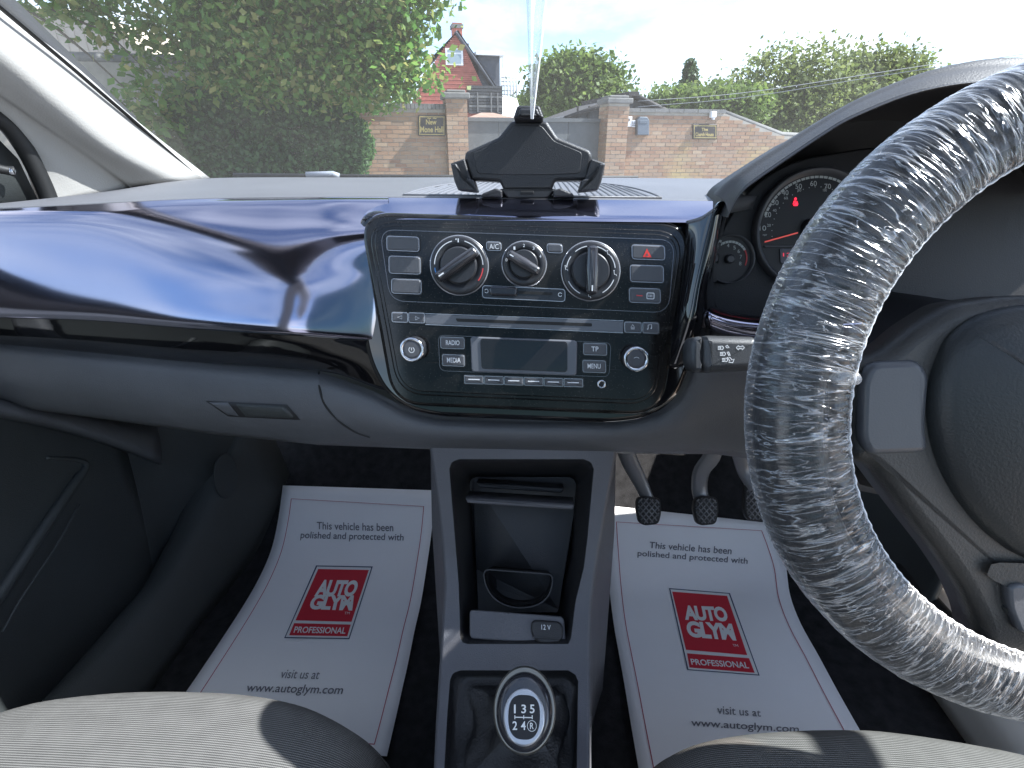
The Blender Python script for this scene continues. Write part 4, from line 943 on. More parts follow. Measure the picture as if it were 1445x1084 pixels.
# ================================================================== CENTRE CONSOLE
con = thing('centre_console', 'dark grey centre console with storage tray and twelve volt socket', 'console', (0, .4, .40))
CYT = [(620, .478), (700, .457), (790, .428), (860, .397), (930, .360), (1010, .313), (1084, .268), (1200, .205), (1400, .10)]
def cs(px, py, off=0.):
    p = WY(px, py, interp(py, CYT)); 
    if off: p = p+Vector((0, .62, -.78))*off
    return p
xL = [(620, 604), (629, 605), (700, 615), (770, 622.5), (823, 626), (900, 621.5), (957, 618), (1020, 614), (1084, 611), (1200, 606), (1400, 600)]
xR = [(620, 872), (639, 871), (700, 860), (779, 846), (850, 836), (900, 834), (957, 833), (1084, 833), (1200, 836), (1400, 842)]
iL = [(648, 648), (652, 637), (662, 634), (700, 637), (760, 642), (823, 647), (880, 649), (900, 649), (907, 653), (909, 660)]
iR = [(648, 824), (652, 834), (662, 838), (700, 834.5), (760, 829), (801, 824), (850, 812), (900, 806), (909, 802), (909.5, 796)]
gL = [(946, 650), (950, 639), (960, 635), (1010, 631), (1084, 627), (1130, 625)]
gR = [(946, 802), (952, 812), (962, 816), (1010, 815), (1084, 814), (1130, 814)]
def ctr_rows(ylist, L_, R_, xa, xb, name, cols=6):
    rows = []
    for y in ylist:
        a, b = L_(y), R_(y); rows.append([cs(a+(b-a)*i/(cols-1), y) for i in range(cols)])
    return grid(name, rows, 'console', con, thick=0)
V = []; Fc = []
def band(ylist, fa, fb, cols):
    s0 = len(V)
    for y in ylist:
        a, b = fa(y), fb(y)
        for i in range(cols): V.append(cs(a+(b-a)*i/(cols-1), y))
    for r in range(len(ylist)-1):
        for c in range(cols-1): q = s0+r*cols+c; Fc.append((q, q+1, q+cols+1, q+cols))
fL = lambda y: interp(y, xL); fR = lambda y: interp(y, xR)
E_ = 5
y_top = list(np.linspace(624, 648, 5)); y_rec = list(np.linspace(648, 662, 6))+list(np.linspace(668, 895, 30))+list(np.linspace(899, 909, 6)); y_mid = list(np.linspace(909, 946, 6)); y_g = list(np.linspace(946, 962, 6))+list(np.linspace(970, 1130, 14)); y_b = list(np.linspace(1130, 1400, 8))
band(y_top, lambda y: fL(y)+E_, lambda y: fR(y)-E_, 12); band(y_rec, lambda y: fL(y)+E_, lambda y: interp(y, iL), 4); band(y_rec, lambda y: interp(y, iR), lambda y: fR(y)-E_, 4)
band(y_mid, lambda y: fL(y)+E_, lambda y: fR(y)-E_, 12); band(y_g, lambda y: fL(y)+E_, lambda y: interp(y, gL), 4); band(y_g, lambda y: interp(y, gR), lambda y: fR(y)-E_, 4); band(y_b, lambda y: fL(y)+E_, lambda y: fR(y)-E_, 12)
# rounded shoulders and side walls down to the floor
ally = y_top+y_rec[1:]+y_mid[1:]+y_g[1:]+y_b[1:]
for f_, sg in ((fL, 1), (fR, -1)):
    s0 = len(V); cols = 6
    for y in ally:
        p0 = cs(f_(y)+sg*E_, y); p1 = cs(f_(y)+sg*1.4, y, .0012); p2 = cs(f_(y), y, .005); p3 = p2+Vector((-sg*.001, .006, -.02)); p4 = Vector((p3.x-sg*.012, p3.y+.03, max(.40, p3.z-.12))); p5 = Vector((p4.x-sg*.012, p4.y+.03, .39))
        V += [p0, p1, p2, p3, p4, p5]
    for r in range(len(ally)-1):
        for c in range(cols-1): q = s0+r*cols+c; Fc.append((q, q+1, q+cols+1, q+cols) if sg < 0 else (q, q+cols, q+cols+1, q+1))
sh = mobj('console_shell', V, Fc, 'console', con)
# storage tray
dv = Vector((0, .80, -.60))
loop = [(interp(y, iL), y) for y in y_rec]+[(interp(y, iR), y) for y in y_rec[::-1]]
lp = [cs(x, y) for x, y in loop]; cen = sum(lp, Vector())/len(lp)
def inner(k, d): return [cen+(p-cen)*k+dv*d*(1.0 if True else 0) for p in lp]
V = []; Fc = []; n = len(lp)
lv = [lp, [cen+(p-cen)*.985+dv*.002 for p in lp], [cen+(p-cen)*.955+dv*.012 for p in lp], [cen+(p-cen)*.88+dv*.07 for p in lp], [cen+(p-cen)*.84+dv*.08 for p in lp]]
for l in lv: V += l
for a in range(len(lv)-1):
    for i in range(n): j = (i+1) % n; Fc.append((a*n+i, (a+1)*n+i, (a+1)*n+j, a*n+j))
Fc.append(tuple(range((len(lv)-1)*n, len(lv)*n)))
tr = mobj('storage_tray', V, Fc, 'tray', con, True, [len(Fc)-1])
def tf(py, dep): return Fr(cs(737, py)+dv*dep, (cs(737, py-30)-cs(737, py+30)))
TF = tf(708, .012)
plate('shelf', round_poly(TF.pts([(657, 703), (811, 709), (808, 717), (660, 711)]), .001), TF, -.03, .004, .002, 'console', tr)
TF = tf(690, .05); plate('upper_slot', round_poly(TF.pts([(672, 682), (796, 687), (792, 694), (676, 689)]), .001), TF, -.02, .003, .0015, 'tray', tr)
TF = tf(830, .018)
cup = TF.pts([(683, 806), (779, 810), (779, 824), (772, 842), (757, 853), (734, 858), (710, 854), (694, 843), (685, 826)])
cpts = round_poly(cup, .008, 4)
ring_plate('cup_holder_rim', inset(cpts, -.0012), cpts, TF, -.02, .0008, 'tray', tr)
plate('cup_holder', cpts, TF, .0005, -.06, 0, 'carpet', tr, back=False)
TF = tf(884, .006)
sp = plate('socket_plate', round_poly(TF.pts([(663, 863), (796, 868), (798, 908), (662, 904)]), .005), TF, -.02, .002, .0015, 'console', tr)
cap_ = plate('socket_cap', round_poly(TF.pts([(751, 874), (789, 875), (795, 882), (794, 898), (788, 905), (770, 909), (755, 904), (748, 890)], .003), .005), TF, 0, .006, .0022, 'tray', sp)
text_px('voltage_lettering', '12 V', TF, (764, 880.5, 777, 887.5), .0063, 'white_print', cap_)
plate('cap_lip', TF.pts([(750, 897), (793, 898), (790, 901), (754, 900.5)], .006), TF, .003, .0068, .0006, 'tray', cap_)

# ================================================================== GEAR LEVER
KN = -ray(740, 1003).normalized(); KV = Vector((1, 0, 0)).cross(KN); KV = -KV if KV.z < 0 else KV
KF = Fr(CAM+ray(740, 1003)*.432, KV)
gl_ = thing('gear_lever', 'gear lever with glossy ball knob, silver collar and black gaiter', 'gear lever', tuple(cs(728, 1040, .02)))
KF2 = Fr(KF.O, KF.V); KF2.V = KF2.V*1.22
kn = lathe('gear_knob', [(.006, -.055), (.010, -.045), (.016, -.034), (.0228, -.022), (.0250, -.012), (.0245, -.004), (.0228, .003), (.0205, .0065), (.0180, .008)], KF2, 0, 0, 'knob_gloss', gl_, 64)
lathe('knob_collar', [(.0250, -.020), (.0260, -.016), (.0263, -.008), (.0258, -.001), (.0248, .0015), (.0242, .0018)], KF2, 0, .001, 'collar', kn, 64)
sh_ = [(.0170*math.cos(t), -.004+.0202*math.sin(t)) for t in np.linspace(0, 2*math.pi, 49)[:-1]]
bd = plate('badge_ring', sh_, KF, .004, .0098, .0016, 'badge_silver', kn)
sh2 = [(.0128*math.copysign(abs(math.cos(t))**.7, math.cos(t))*(1-.10*max(0, -math.sin(t))), -.0042+.0152*math.copysign(abs(math.sin(t))**.7, math.sin(t))) for t in np.linspace(0, 2*math.pi, 49)[:-1]]
plate('badge', sh2, KF, .008, .0102, .0004, 'cluster_face', bd)
for s_, x, y in (('1', 726.5, 1000.5), ('3', 739, 1000.5), ('5', 751, 1000.5), ('2', 726.5, 1024), ('4', 738.5, 1024), ('R', 750.5, 1024.5)):
    hw = 3.3 if s_ not in '1R' else (1.2 if s_ == '1' else 2.6); text_px('gear_number', s_, KF, (x-hw, y-6.2 if s_ != 'R' else y-4.5, x+hw, y+6.2 if s_ != 'R' else y+4.5), .0106, 'white_paint', bd, off=.015)
c_ = KF.uv(750.5, 1024.5, .0101); strip_line('reverse_circle', arc(*c_, .0036, 0, 345, 24), .0004, KF, .0106, 'white_paint', bd, True)
for l in ([(726.5, 1009.5), (726.5, 1015)], [(739, 1009.5), (739, 1015)], [(751, 1009.5), (751, 1015)], [(726.5, 1012.2), (751, 1012.8)]): strip_line('gate_line', KF.pts(l, .0106), .0007, KF, .0106, 'white_paint', bd)
# gaiter
lpx = [(interp(y, gL), y) for y in y_g]+[(interp(y, gR), y) for y in y_g[::-1]]
gp = [cs(x, y) for x, y in lpx]; n = len(gp); neck = KF.pt(0, -.004, -.05)
V = []; Fc = []; K = 14
gc = sum(gp, Vector())/n
for a in range(K):
    f = a/(K-1)
    for i, p in enumerate(gp):
        ang = i/n*2*math.pi
        ring = neck+(KF.U*math.cos(ang+2.3)+KF.V*-math.sin(ang+2.3))*.012
        dirv = (p-gc); rp = neck+dirv*(.018/max(.001, dirv.length))
        base = p+Vector((0, .004, -.012))*min(1, f*6)
        q = base.lerp(rp, f**1.15); q = q+Vector((0, -.2, .4))*(.035*math.sin(math.pi*f)*-.5)
        q = q+dirv.normalized()*(.004*math.sin(f*15+math.sin(ang*3)*1.5)*math.sin(math.pi*f)+.003*mnoise.noise(Vector((math.cos(ang)*2, math.sin(ang)*2, f*3)))*math.sin(math.pi*f))
        V.append(q)
for a in range(K-1):
    for i in range(n): j = (i+1) % n; Fc.append((a*n+i, a*n+j, (a+1)*n+j, (a+1)*n+i))
mobj('gaiter', V, Fc, 'leather', gl_)

# ================================================================== PEDALS
def pedal(label, nm, pad, arm, r0, ydep, tilt):
    c = (sum(x for x, _ in pad)/len(pad), sum(y for _, y in pad)/len(pad))
    PF = Fr(WY(*c, ydep), (0, .55, .83) if tilt is None else tilt)
    t = thing('pedal', label, 'pedal', tuple(PF.pt(0, -.03, 0)), 'pedals in the driver footwell')
    pp = round_poly(PF.pts(pad), .008, 5)
    pa = plate('pedal_pad', pp, PF, -.012, .0, .003, 'rubber_pedal', t)
    us = [u for u, _ in pp]; vs_ = [v for _, v in pp]; u0, u1, v0, v1 = min(us)+.003, max(us)-.003, min(vs_)+.003, max(vs_)-.003
    ins_ = inset(pp, .003)
    for sg in (1, -1):                                  # raised diamond ribs clipped to the pad
        for k in range(-6, 7):
            off = k*.0115; pts = []
            for q in np.linspace(u0, u1, 30):
                v = (v0+v1)/2+sg*(q-(u0+u1)/2)*1.15+off
                if v0 < v < v1:
                    inside = False; m_ = len(ins_)
                    for e in range(m_):
                        (xa, ya), (xb, yb) = ins_[e], ins_[(e+1) % m_]
                        if (ya > v) != (yb > v) and q < (xb-xa)*(v-ya)/(yb-ya)+xa: inside = not inside
                    if inside: pts.append((q, v))
            if len(pts) > 3: tube('tread_rib', [PF.pt(pts[0][0], pts[0][1], .0002), PF.pt(pts[-1][0], pts[-1][1], .0002)], .0013, 'pedal_metal', pa, seg=5)
    tube('pedal_arm', [WY(x, y, Y) for x, y, Y in arm], r0, 'pedal_metal', t, seg=12, n=16, sq=.45)
pedal('leftmost of the three pedals, rubber pad with diamond tread beside the console', 'clutch', [(899, 702), (911, 700), (932, 703), (934, 722), (930, 740), (910, 742), (902, 738), (897, 718)], [(880, 625, .80), (888, 650, .80), (903, 680, .80), (914, 706, .79), (915, 720, .785)], [.016, .015, .012, .012], .77, None)
pedal('middle one of the three pedals, rubber pad with diamond tread', 'brake', [(981, 703), (992, 700), (1013, 702), (1015, 720), (1011, 740), (990, 742), (983, 738), (978, 718)], [(1006, 625, .80), (1004, 645, .80), (990, 665, .80), (987, 690, .80), (994, 716, .785)], [.016, .016, .014, .014], .77, None)
pedal('tall pedal with diamond tread half hidden behind the wheel rim', 'accelerator', [(1052, 680), (1062, 676), (1082, 678), (1088, 735), (1080, 737), (1056, 735), (1050, 720)], [(1044, 640, .82), (1050, 665, .82), (1066, 690, .80)], [.014, .012, .012], .79, None)

# ================================================================== PAPER FLOOR MATS
def paper(label, Ledge, Redge, boxes, logo, tm, groupn):
    base = floor_pt((Ledge[-1][0]+Redge[-1][0])/2, Redge[-1][1], .004)
    t = thing('paper_mat', label, 'paper mat', tuple(base), groupn)
    def edge(tab, s):
        P = crom([Vector((x, y, 0)) for x, y in tab], 101); i = s*100; j = min(int(i), 99); return P[j].lerp(P[j+1], i-j)
    def sp(s, q, off=0):
        a, b = edge(Ledge, q), edge(Redge, q); p = a.lerp(b, s)
        wv = .002*math.sin(q*9+s*4)+.0015*math.sin(s*7+q*5)
        return floor_pt(p.x, p.y, .007+wv+off)
    rows = [[sp(i/16, j/32) for i in range(17)] for j in range(33)]
    sheet = grid('paper_sheet', rows, 'paper', t, thick=.0004)
    sheet.modifiers['Solidify'].offset = 1 if False else -1
    # printing is laid by pixel corners straight on the sheet
    def onsheet(px, py, off=.0011):
        # height of the sheet under the pixel: invert (s,q) by search
        q = .5; s = .5
        for _ in range(6):
            a, b = edge(Ledge, q), edge(Redge, q); p = a.lerp(b, s); dx, dy = px-p.x, py-p.y
            a2, b2 = edge(Ledge, min(1, q+.01)), edge(Redge, min(1, q+.01)); g = (a2.lerp(b2, s)-p)/.01; h = b-a
            det = h.x*g.y-h.y*g.x
            if abs(det) < 1e-6: break
            s += (dx*g.y-dy*g.x)/det; q += (h.x*dy-h.y*dx)/det; s = min(1.2, max(-.2, s)); q = min(1, max(0, q))
        wv = .002*math.sin(q*9+s*4)+.0015*math.sin(s*7+q*5)
        return floor_pt(px, py, .007+wv+off)
    def quadmap(c):
        def fn(s, tt):
            x = (c[0][0]*(1-s)+c[1][0]*s)*(1-tt)+(c[3][0]*(1-s)+c[2][0]*s)*tt; y = (c[0][1]*(1-s)+c[1][1]*s)*(1-tt)+(c[3][1]*(1-s)+c[2][1]*s)*tt
            return onsheet(x, y, fn.off)
        fn.off = .0011; return fn
    for body_, c, m_, kw in boxes: text_map('lettering', body_, quadmap(c), m_, t, **kw)
    def patch(nm, c, m_, off, n=8):
        f = quadmap(c); f.off = off
        return grid(nm, [[f(i/n, 1-j/n) for i in range(n+1)] for j in range(n+1)], m_, t, thick=0, smooth=False)
    lg = logo
    patch('logo_outline', lg['outer'], 'print_blue', .0009); patch('logo_margin', lg['white'], 'print_white', .0012)
    patch('logo_red', lg['red'], 'print_red', .0015); patch('logo_red', lg['red2'], 'print_red', .0015)
    for body_, c, kw in lg['text']:
        f = quadmap(c); f.off = .0019; text_map('logo_lettering', body_, f, 'print_white', t, **kw)
    # border line
    bl = [(.066, .045+i*.0235) for i in range(40)]; 
    pts = [(.066, q) for q in np.linspace(.05, .965, 50)]+[(s, .965) for s in np.linspace(.066, .934, 20)]+[(.934, q) for q in np.linspace(.965, .05, 50)]+[(s, .05) for s in np.linspace(.934, .066, 20)]
    V = []; Fc = []; P = [sp(s, q, .0010) for s, q in pts]; m_ = len(P)
    for i in range(m_):
        d = (P[(i+1) % m_]-P[i-1]); d = d.normalized() if d.length > 0 else Vector((1, 0, 0)); nn = d.cross(Vector((0, 0, 1))).normalized()*.0006; V += [P[i]+nn, P[i]-nn]
    for i in range(m_): j = (i+1) % m_; Fc.append((2*i, 2*i+1, 2*j+1, 2*j))
    mobj('border_line', V, Fc, 'print_border', t, False)
    return t
def Q(bl, br, tr_, tl): return [bl, br, tr_, tl]
grp = 'paper mats in the footwells'
paper('white printed paper mat in the passenger footwell, left of the console',
      [(399, 685), (393, 730), (383, 775), (366, 815), (345, 852), (318, 894), (286, 942), (262, 977), (215, 1045)], [(614, 692), (609, 750), (602, 800), (594, 850), (585, 890), (576, 935), (567, 975), (558, 1015), (546, 1067)],
      [('This vehicle has been', Q((447, 747), (555, 750), (555, 739), (447, 736.5)), 'print_grey', dict(off=.008)), ('polished and protected with', Q((423.5, 762.5), (569, 766), (570, 753.5), (425, 750)), 'print_grey', dict(off=.008)),
       ('visit us at', Q((396, 957), (450, 958.5), (452, 946.5), (398, 945)), 'print_grey_pale', dict(shear=.2, off=.004)), ('www.autoglym.com', Q((347.5, 979.5), (483, 983.5), (485, 967.5), (349.5, 964)), 'print_grey', dict(shear=.2, off=.008))],
      dict(outer=Q((401, 900.5), (493, 902), (526, 799.5), (446, 798)), white=Q((403, 899), (492, 900.5), (524, 801), (447.5, 799.5)), red=Q((417, 875.5), (496, 877.5), (520.5, 804.5), (449, 803)), red2=Q((408, 896.5), (490, 898), (495, 881.5), (415, 879.5)),
           text=[('AUTO', Q((443, 842), (500, 842), (508, 819), (451, 818)), dict(off=.05, space=.92)), ('GLYM', Q((434, 860), (497, 862), (499.5, 840), (443, 839)), dict(off=.05, space=.92)), ('TM', Q((485.5, 867), (493, 867), (494, 863.5), (486.5, 863.5)), {}), ('PROFESSIONAL', Q((414, 893), (487, 894.5), (489, 885.5), (416.5, 884)), dict(off=.02))]), None, grp)
paper('white printed paper mat in the driver footwell under the pedals',
      [(853, 713), (856, 770), (860, 830), (866, 880), (873, 920), (881, 965), (890, 1020), (901, 1084), (912, 1150)], [(1085, 738), (1098, 768), (1109, 800), (1115, 840), (1130, 880), (1155, 925), (1182, 975), (1216, 1035), (1250, 1095)],
      [('This vehicle has been', Q((916, 773.5), (1032, 782.5), (1033, 772.5), (917, 764.5)), 'print_grey', dict(off=.008)), ('polished and protected with', Q((899.5, 787), (1054.5, 798.5), (1055.5, 787.5), (900, 776.5)), 'print_grey', dict(off=.008)),
       ('visit us at', Q((1012.5, 1007.5), (1074, 1011.5), (1073, 1001.5), (1012, 996)), 'print_grey_pale', dict(shear=0, off=.004)), ('www.autoglym.com', Q((976, 1028), (1128, 1037), (1127, 1024), (975, 1014)), 'print_grey', dict(shear=.05, off=.008))],
      dict(outer=Q((970, 945.5), (1072, 953.5), (1030, 837), (944, 830)), white=Q((971.5, 944.5), (1070, 952), (1028.5, 838), (946, 831.5)), red=Q((968, 917), (1054.5, 924.5), (1026, 841), (948.5, 835)), red2=Q((973, 942), (1065, 949.5), (1057, 929), (969.5, 922)),
           text=[('AUTO', Q((967, 875), (1029, 877.5), (1023, 856.5), (963.5, 854)), dict(off=.05, space=.92)), ('GLYM', Q((971, 899), (1039.5, 904.5), (1032.5, 880), (967, 876)), dict(off=.05, space=.92)), ('TM', Q((1034.5, 912.5), (1042, 913), (1041, 909.5), (1033.5, 909)), {}), ('PROFESSIONAL', Q((976, 938), (1057.5, 943.5), (1055, 934.5), (974, 929.5)), dict(off=.02))]), None, grp)

# ================================================================== SEATS
def seat(label, edge_px, zt, xb):
    P = [WZ(x, y, z) for x, y, z in edge_px]
    t = thing('seat', label, 'seat', (sum(p.x for p in P)/len(P), P[len(P)//2].y-.25, .40), 'front seats')
    P = crom(P, 40)
    rows = [[Vector((p.x, p.y-.05, .42)) for p in P], [Vector((p.x, p.y+.004, p.z-.13)) for p in P], [p+Vector((0, .014, -.055)) for p in P], [p+Vector((0, .010, -.02)) for p in P], P,
            [p+Vector((0, -.018, .010)) for p in P], [p+Vector((0, -.06, .016)) for p in P], [p+Vector((0, -.15, .014)) for p in P], [p+Vector((0, -.30, .0)) for p in P], [p+Vector((0, -.46, -.02)) for p in P]]
    c = grid('seat_cushion', rows, 'seat_fabric', t, nv=60, thick=.01)
    # stitched seam across the front
    tube('piping', [p+Vector((0, .0125, -.030)) for p in P], .0028, 'seat_fabric', c, seg=8, n=80)
    return t, c
seat('grey woven passenger seat cushion in bright sun, left of the gear lever', [(-160, 1090, .60), (-110, 1055, .645), (-50, 1022, .668), (0, 1006, .675), (60, 990, .68), (145, 980, .682), (215, 977, .683), (290, 978, .683), (345, 982, .682), (387, 989, .68), (425, 999, .677), (459, 1014, .672), (490, 1032, .664), (515, 1052, .65), (538, 1080, .62), (546, 1110, .58)], .68, 0)
seat('dark woven driver seat cushion below the steering wheel', [(918, 1125, .58), (925, 1092, .62), (945, 1072, .65), (979, 1055, .668), (1020, 1044, .676), (1068, 1037, .68), (1110, 1034, .682), (1157, 1032, .683), (1224, 1032, .683), (1270, 1036, .682), (1314, 1042, .68), (1381, 1053, .676), (1445, 1066, .67), (1500, 1085, .66), (1560, 1115, .64), (1600, 1160, .60)], .68, 0)

# ================================================================== OUTSIDE
# the walls, gate and house stand turned a little towards the sun: build them in their own axes, then turn them
PIV = Vector((.4, 12.0, 0)); PSI = R(16); CAM_KEEP, RY_KEEP = CAM, RY
CAM = PIV+Matrix.Rotation(-PSI, 3, 'Z')@(CAM-PIV); RY = Matrix.Rotation(-PSI, 3, 'Z')@RY
BEFORE = set(o.name for o in bpy.data.objects)
WYD = 12.0                                              # distance of the front wall
def wallpt(px, py, Y=WYD): return WY(px, py, Y)
def brick_run(name, x0, x1, ztop, y, parent, depth=.22, face_n=-1, seed=0, endfaces=False):
    """joined brick courses in running bond on a front face at y; ztop is a function of x"""
    rnd = random.Random(seed); V = []; Fc = []; bl, bh, j = .215, .065, .010; row = 0; z = .0
    while z < 3.2:
        x = x0-(.1125 if row % 2 else 0)
        while x < x1:
            a, b = max(x, x0), min(x+bl, x1)
            if b-a > .03 and z+bh < ztop((a+b)/2):
                p = rnd.uniform(.006, .011); s = len(V)
                for yy in (y-p, y+.05):
                    V += [(a, yy, z), (b, yy, z), (b, yy, z+bh), (a, yy, z+bh)]
                Fc += [(s, s+1, s+2, s+3), (s+1, s+5, s+6, s+2), (s+4, s, s+3, s+7), (s+3, s+2, s+6, s+7), (s+1, s, s+4, s+5)]
            x += bl+j
        z += bh+j; row += 1
    o = mobj(name, V, Fc, 'brick', parent, False); o['kind'] = 'stuff'; return o
xl = lambda px, py=170, Y=WYD: WY(px, py, Y).x
zt_ = lambda py, px=720, Y=WYD: WY(px, py, Y).z
zw = zt_(154, 600); zwr = zt_(159, 950)
def prism_x(name, pts, y0, y1, m, parent):               # polygon in xz extruded along y
    n = len(pts); V = [(x, y0, z) for x, z in pts]+[(x, y1, z) for x, z in pts]
    Fc = [tuple(range(n)), tuple(range(2*n-1, n-1, -1))]+[(i, (i+n), ((i+1) % n)+n, (i+1) % n) for i in range(n)]
    return mobj(name, V, Fc, m, parent, False)
# left wall: level by the gate, climbing to the left behind the ivy
lw = thing('brick_wall', 'brick garden wall with spiked coping left of the gate', 'wall', (xl(560), WYD, 0))
x_a, x_b, x_c = xl(-150), xl(430), xl(632); z_hi = zt_(92, 300)
def ztl(x): return zw if x > x_b else zw+(z_hi-zw)*min(1, (x_b-x)/(x_b-xl(280)))
prism_x('wall_core', [(x_a, 0), (x_c, 0), (x_c, zw), (x_b, zw), (xl(280), z_hi), (x_a, z_hi)], WYD, WYD+.22, 'mortar', lw)
brick_run('brick_courses', xl(430), x_c, lambda x: zw, WYD, lw, seed=1)
nb = 34
for i in range(nb):
    a = xl(430)+(x_c-xl(430))*i/nb; box('coping_stone', (a+(x_c-xl(430))/nb/2, WYD+.10, zw+.045), ((x_c-xl(430))/nb-.008, .30, .09), 'coping', lw)
tube('sloping_coping', [(x_b, WYD+.1, zw+.05), (xl(280), WYD+.1, z_hi+.05), (x_a, WYD+.1, z_hi+.05)], .10, 'coping', lw, seg=4)
for i in range(26):
    f = i/25; x = xl(505)+(xl(255)-xl(505))*f; z = ztl(x)+.09
    tube('spike', [(x, WYD+.1, z), (x-.02, WYD+.1, z+.17)], [.010, .003], 'metal_spike', lw, seg=5)
# right wall
rw = thing('brick_wall', 'brick wall with grey coping right of the gate, stepping down', 'wall', (xl(960), WYD, 0))
x_d, x_e, x_f, x_g = xl(880), xl(1021), xl(1110), xl(1250); z_lo = zt_(192, 1105)
def ztr(x): return zwr if x < x_e else max(z_lo-.1, zwr+(z_lo-zwr)*(x-x_e)/(x_f-x_e))
prism_x('wall_core', [(x_d, 0), (x_g, 0), (x_g, z_lo-.1), (x_f, z_lo), (x_e, zwr), (x_d, zwr)], WYD, WYD+.22, 'mortar', rw)
brick_run('brick_courses', x_d, x_g, ztr, WYD, rw, seed=2)
tube('sloping_coping', [(x_e-.02, WYD+.1, zwr+.02), (x_f, WYD+.1, z_lo+.02), (x_g, WYD+.1, z_lo-.08)], .07, 'coping', rw, seg=4)
for i in range(7):
    wd = (x_e-x_d)/7; box('coping_stone', (x_d+wd*(i+.5), WYD+.10, zwr+.035), (wd-.008, .30, .07), 'coping', rw)
# gate piers
for px0, px1, ytop, lab, sd in ((629, 658, 139, 'square brick gate pier beside the hall sign', 3), (853, 882, 146, 'square brick gate pier beside the keypad', 4)):
    a, b = xl(px0), xl(px1); z = zt_(ytop, (px0+px1)/2, WYD-.2)
    t = thing('gate_pier', lab, 'gate pier', ((a+b)/2, WYD, 0), 'brick gate piers')
    box('pier_core', ((a+b)/2, WYD+.08, z/2), (b-a-.012, .50, z), 'mortar', t)
    brick_run('brick_courses', a, b, lambda x, z=z: z+.02, WYD-.17, t, seed=sd)
    # side bricks
    V = []; Fc = []; zz = 0; r = 0
    while zz+.065 < z:
        yy = WYD-.17+(.0 if r % 2 else -.11)
        while yy < WYD+.32:
            y0, y1 = max(yy, WYD-.165), min(yy+.215, WYD+.33)
            for xs_ in (a-.004, b+.004):
                if y1-y0 > .03:
                    s = len(V); d = .02 if xs_ < (a+b)/2 else -.02
                    for q in (xs_, xs_+d): V += [(q, y0, zz), (q, y1, zz), (q, y1, zz+.065), (q, y0, zz+.065)]
                    Fc += [(s, s+1, s+2, s+3), (s+4, s+5, s+6, s+7), (s, s+1, s+5, s+4), (s+2, s+3, s+7, s+6), (s+1, s+2, s+6, s+5), (s, s+3, s+7, s+4)]
            yy += .225
        zz += .075; r += 1
    o = mobj('side_bricks', V, Fc, 'brick', t, False); o['kind'] = 'stuff'
    box('pier_cap', ((a+b)/2, WYD+.08, z+.05), (b-a+.10, .62, .10), 'coping', t, bev=.02)
    box('pier_cap_course', ((a+b)/2, WYD+.08, z+.125), (b-a-.04, .48, .05), 'coping', t, bev=.02)
# gate
gt_ = thing('gate', 'dark grey solid panelled gate between the brick piers', 'gate', (xl(755), WYD+.25, 0))
a, b = xl(655), xl(856); zg = zt_(167, 755, WYD+.25); n = 4
for i in range(n):
    wd = (b-a)/n; box('gate_panel', (a+wd*(i+.5), WYD+.27, zg/2+.02), (wd-.012, .04, zg-.06), 'gate', gt_)
box('gate_rail', ((a+b)/2, WYD+.235, zg-.03), (b-a, .05, .07), 'gate', gt_); box('gate_rail', ((a+b)/2, WYD+.235, zg*.52), (b-a, .04, .06), 'gate', gt_); box('gate_rail', ((a+b)/2, WYD+.235, .12), (b-a, .05, .07), 'gate', gt_)
# signs on the wall
OF = Fr((0, WYD-.012, 1.2), (0, 0, 1))
def sign(label, l, t, r, b, lines):
    s = thing('wall_sign', label, 'sign', tuple(OF.pt(*OF.uv((l+r)/2, b), 0)), 'signs on the brick walls')
    q = OF.pts([(l, t), (r, t+.3), (r, b+.3), (l, b)]); p = plate('sign_board', round_poly(q, .02), OF, -.02, .025, .006, 'plaque', s)
    i = inset(round_poly(q, .02), .03); strip_line('sign_border', i, .012, OF, .0265, 'gold', s, True)
    for txt, bx in lines: text_px('lettering', txt, OF, bx, .0265, 'gold', s, off=.02)
sign('dark sign with gold lettering New beside the left gate pier', 590, 162.5, 628.5, 192, [('~ ~', (603, 166, 616, 168)), ('New', (601, 168.5, 616, 176)), ('Mone Hall', (593, 178.5, 625.5, 187))])
sign('dark sign with gold lettering on the right hand wall', 977, 175.5, 1011, 196.5, [('The', (990, 180.5, 999, 185)), ('Church House', (981.5, 187, 1007, 192.5))])
kp = thing('keypad', 'white entry keypad panel on the right gate wall', 'keypad', tuple(OF.pt(*OF.uv(886, 179), 0)))
plate('panel', rrect(*OF.uv(881, 179), *OF.uv(891.5, 164.5), .01), OF, -.01, .035, .008, 'keypad', kp); plate('speaker_slot', rrect(*OF.uv(884, 171), *OF.uv(888, 167.5), .005), OF, .03, .0365, 0, 'keys', kp)
plate('key_block', rrect(*OF.uv(890.5, 179.5), *OF.uv(896, 170), .005), OF, -.01, .04, .004, 'keypad', kp)
for r in range(3):
    for c in range(2): x, y = 892+c*2.4, 172.5+r*2.4; plate('key', rrect(*OF.uv(x-.8, y+.8), *OF.uv(x+.8, y-.8), .001), OF, .035, .044, 0, 'keys', kp)
lb = thing('letter_box', 'slate blue letter box fixed beside the white keypad', 'letter box', tuple(OF.pt(*OF.uv(904, 191), 0)))
plate('box_body', round_poly(OF.pts([(896.5, 191), (896.5, 169), (900, 165), (910, 165.2), (913, 169.5), (913, 191)]), .01), OF, -.01, .11, .015, 'letterbox', lb)
plate('flap', rrect(*OF.uv(899, 174), *OF.uv(910.5, 170), .004), OF, .10, .118, .004, 'letterbox', lb)
fl = thing('flood_light', 'small white flood light on top of the right wall', 'light', tuple(wallpt(1006, 166, WYD-.05)))
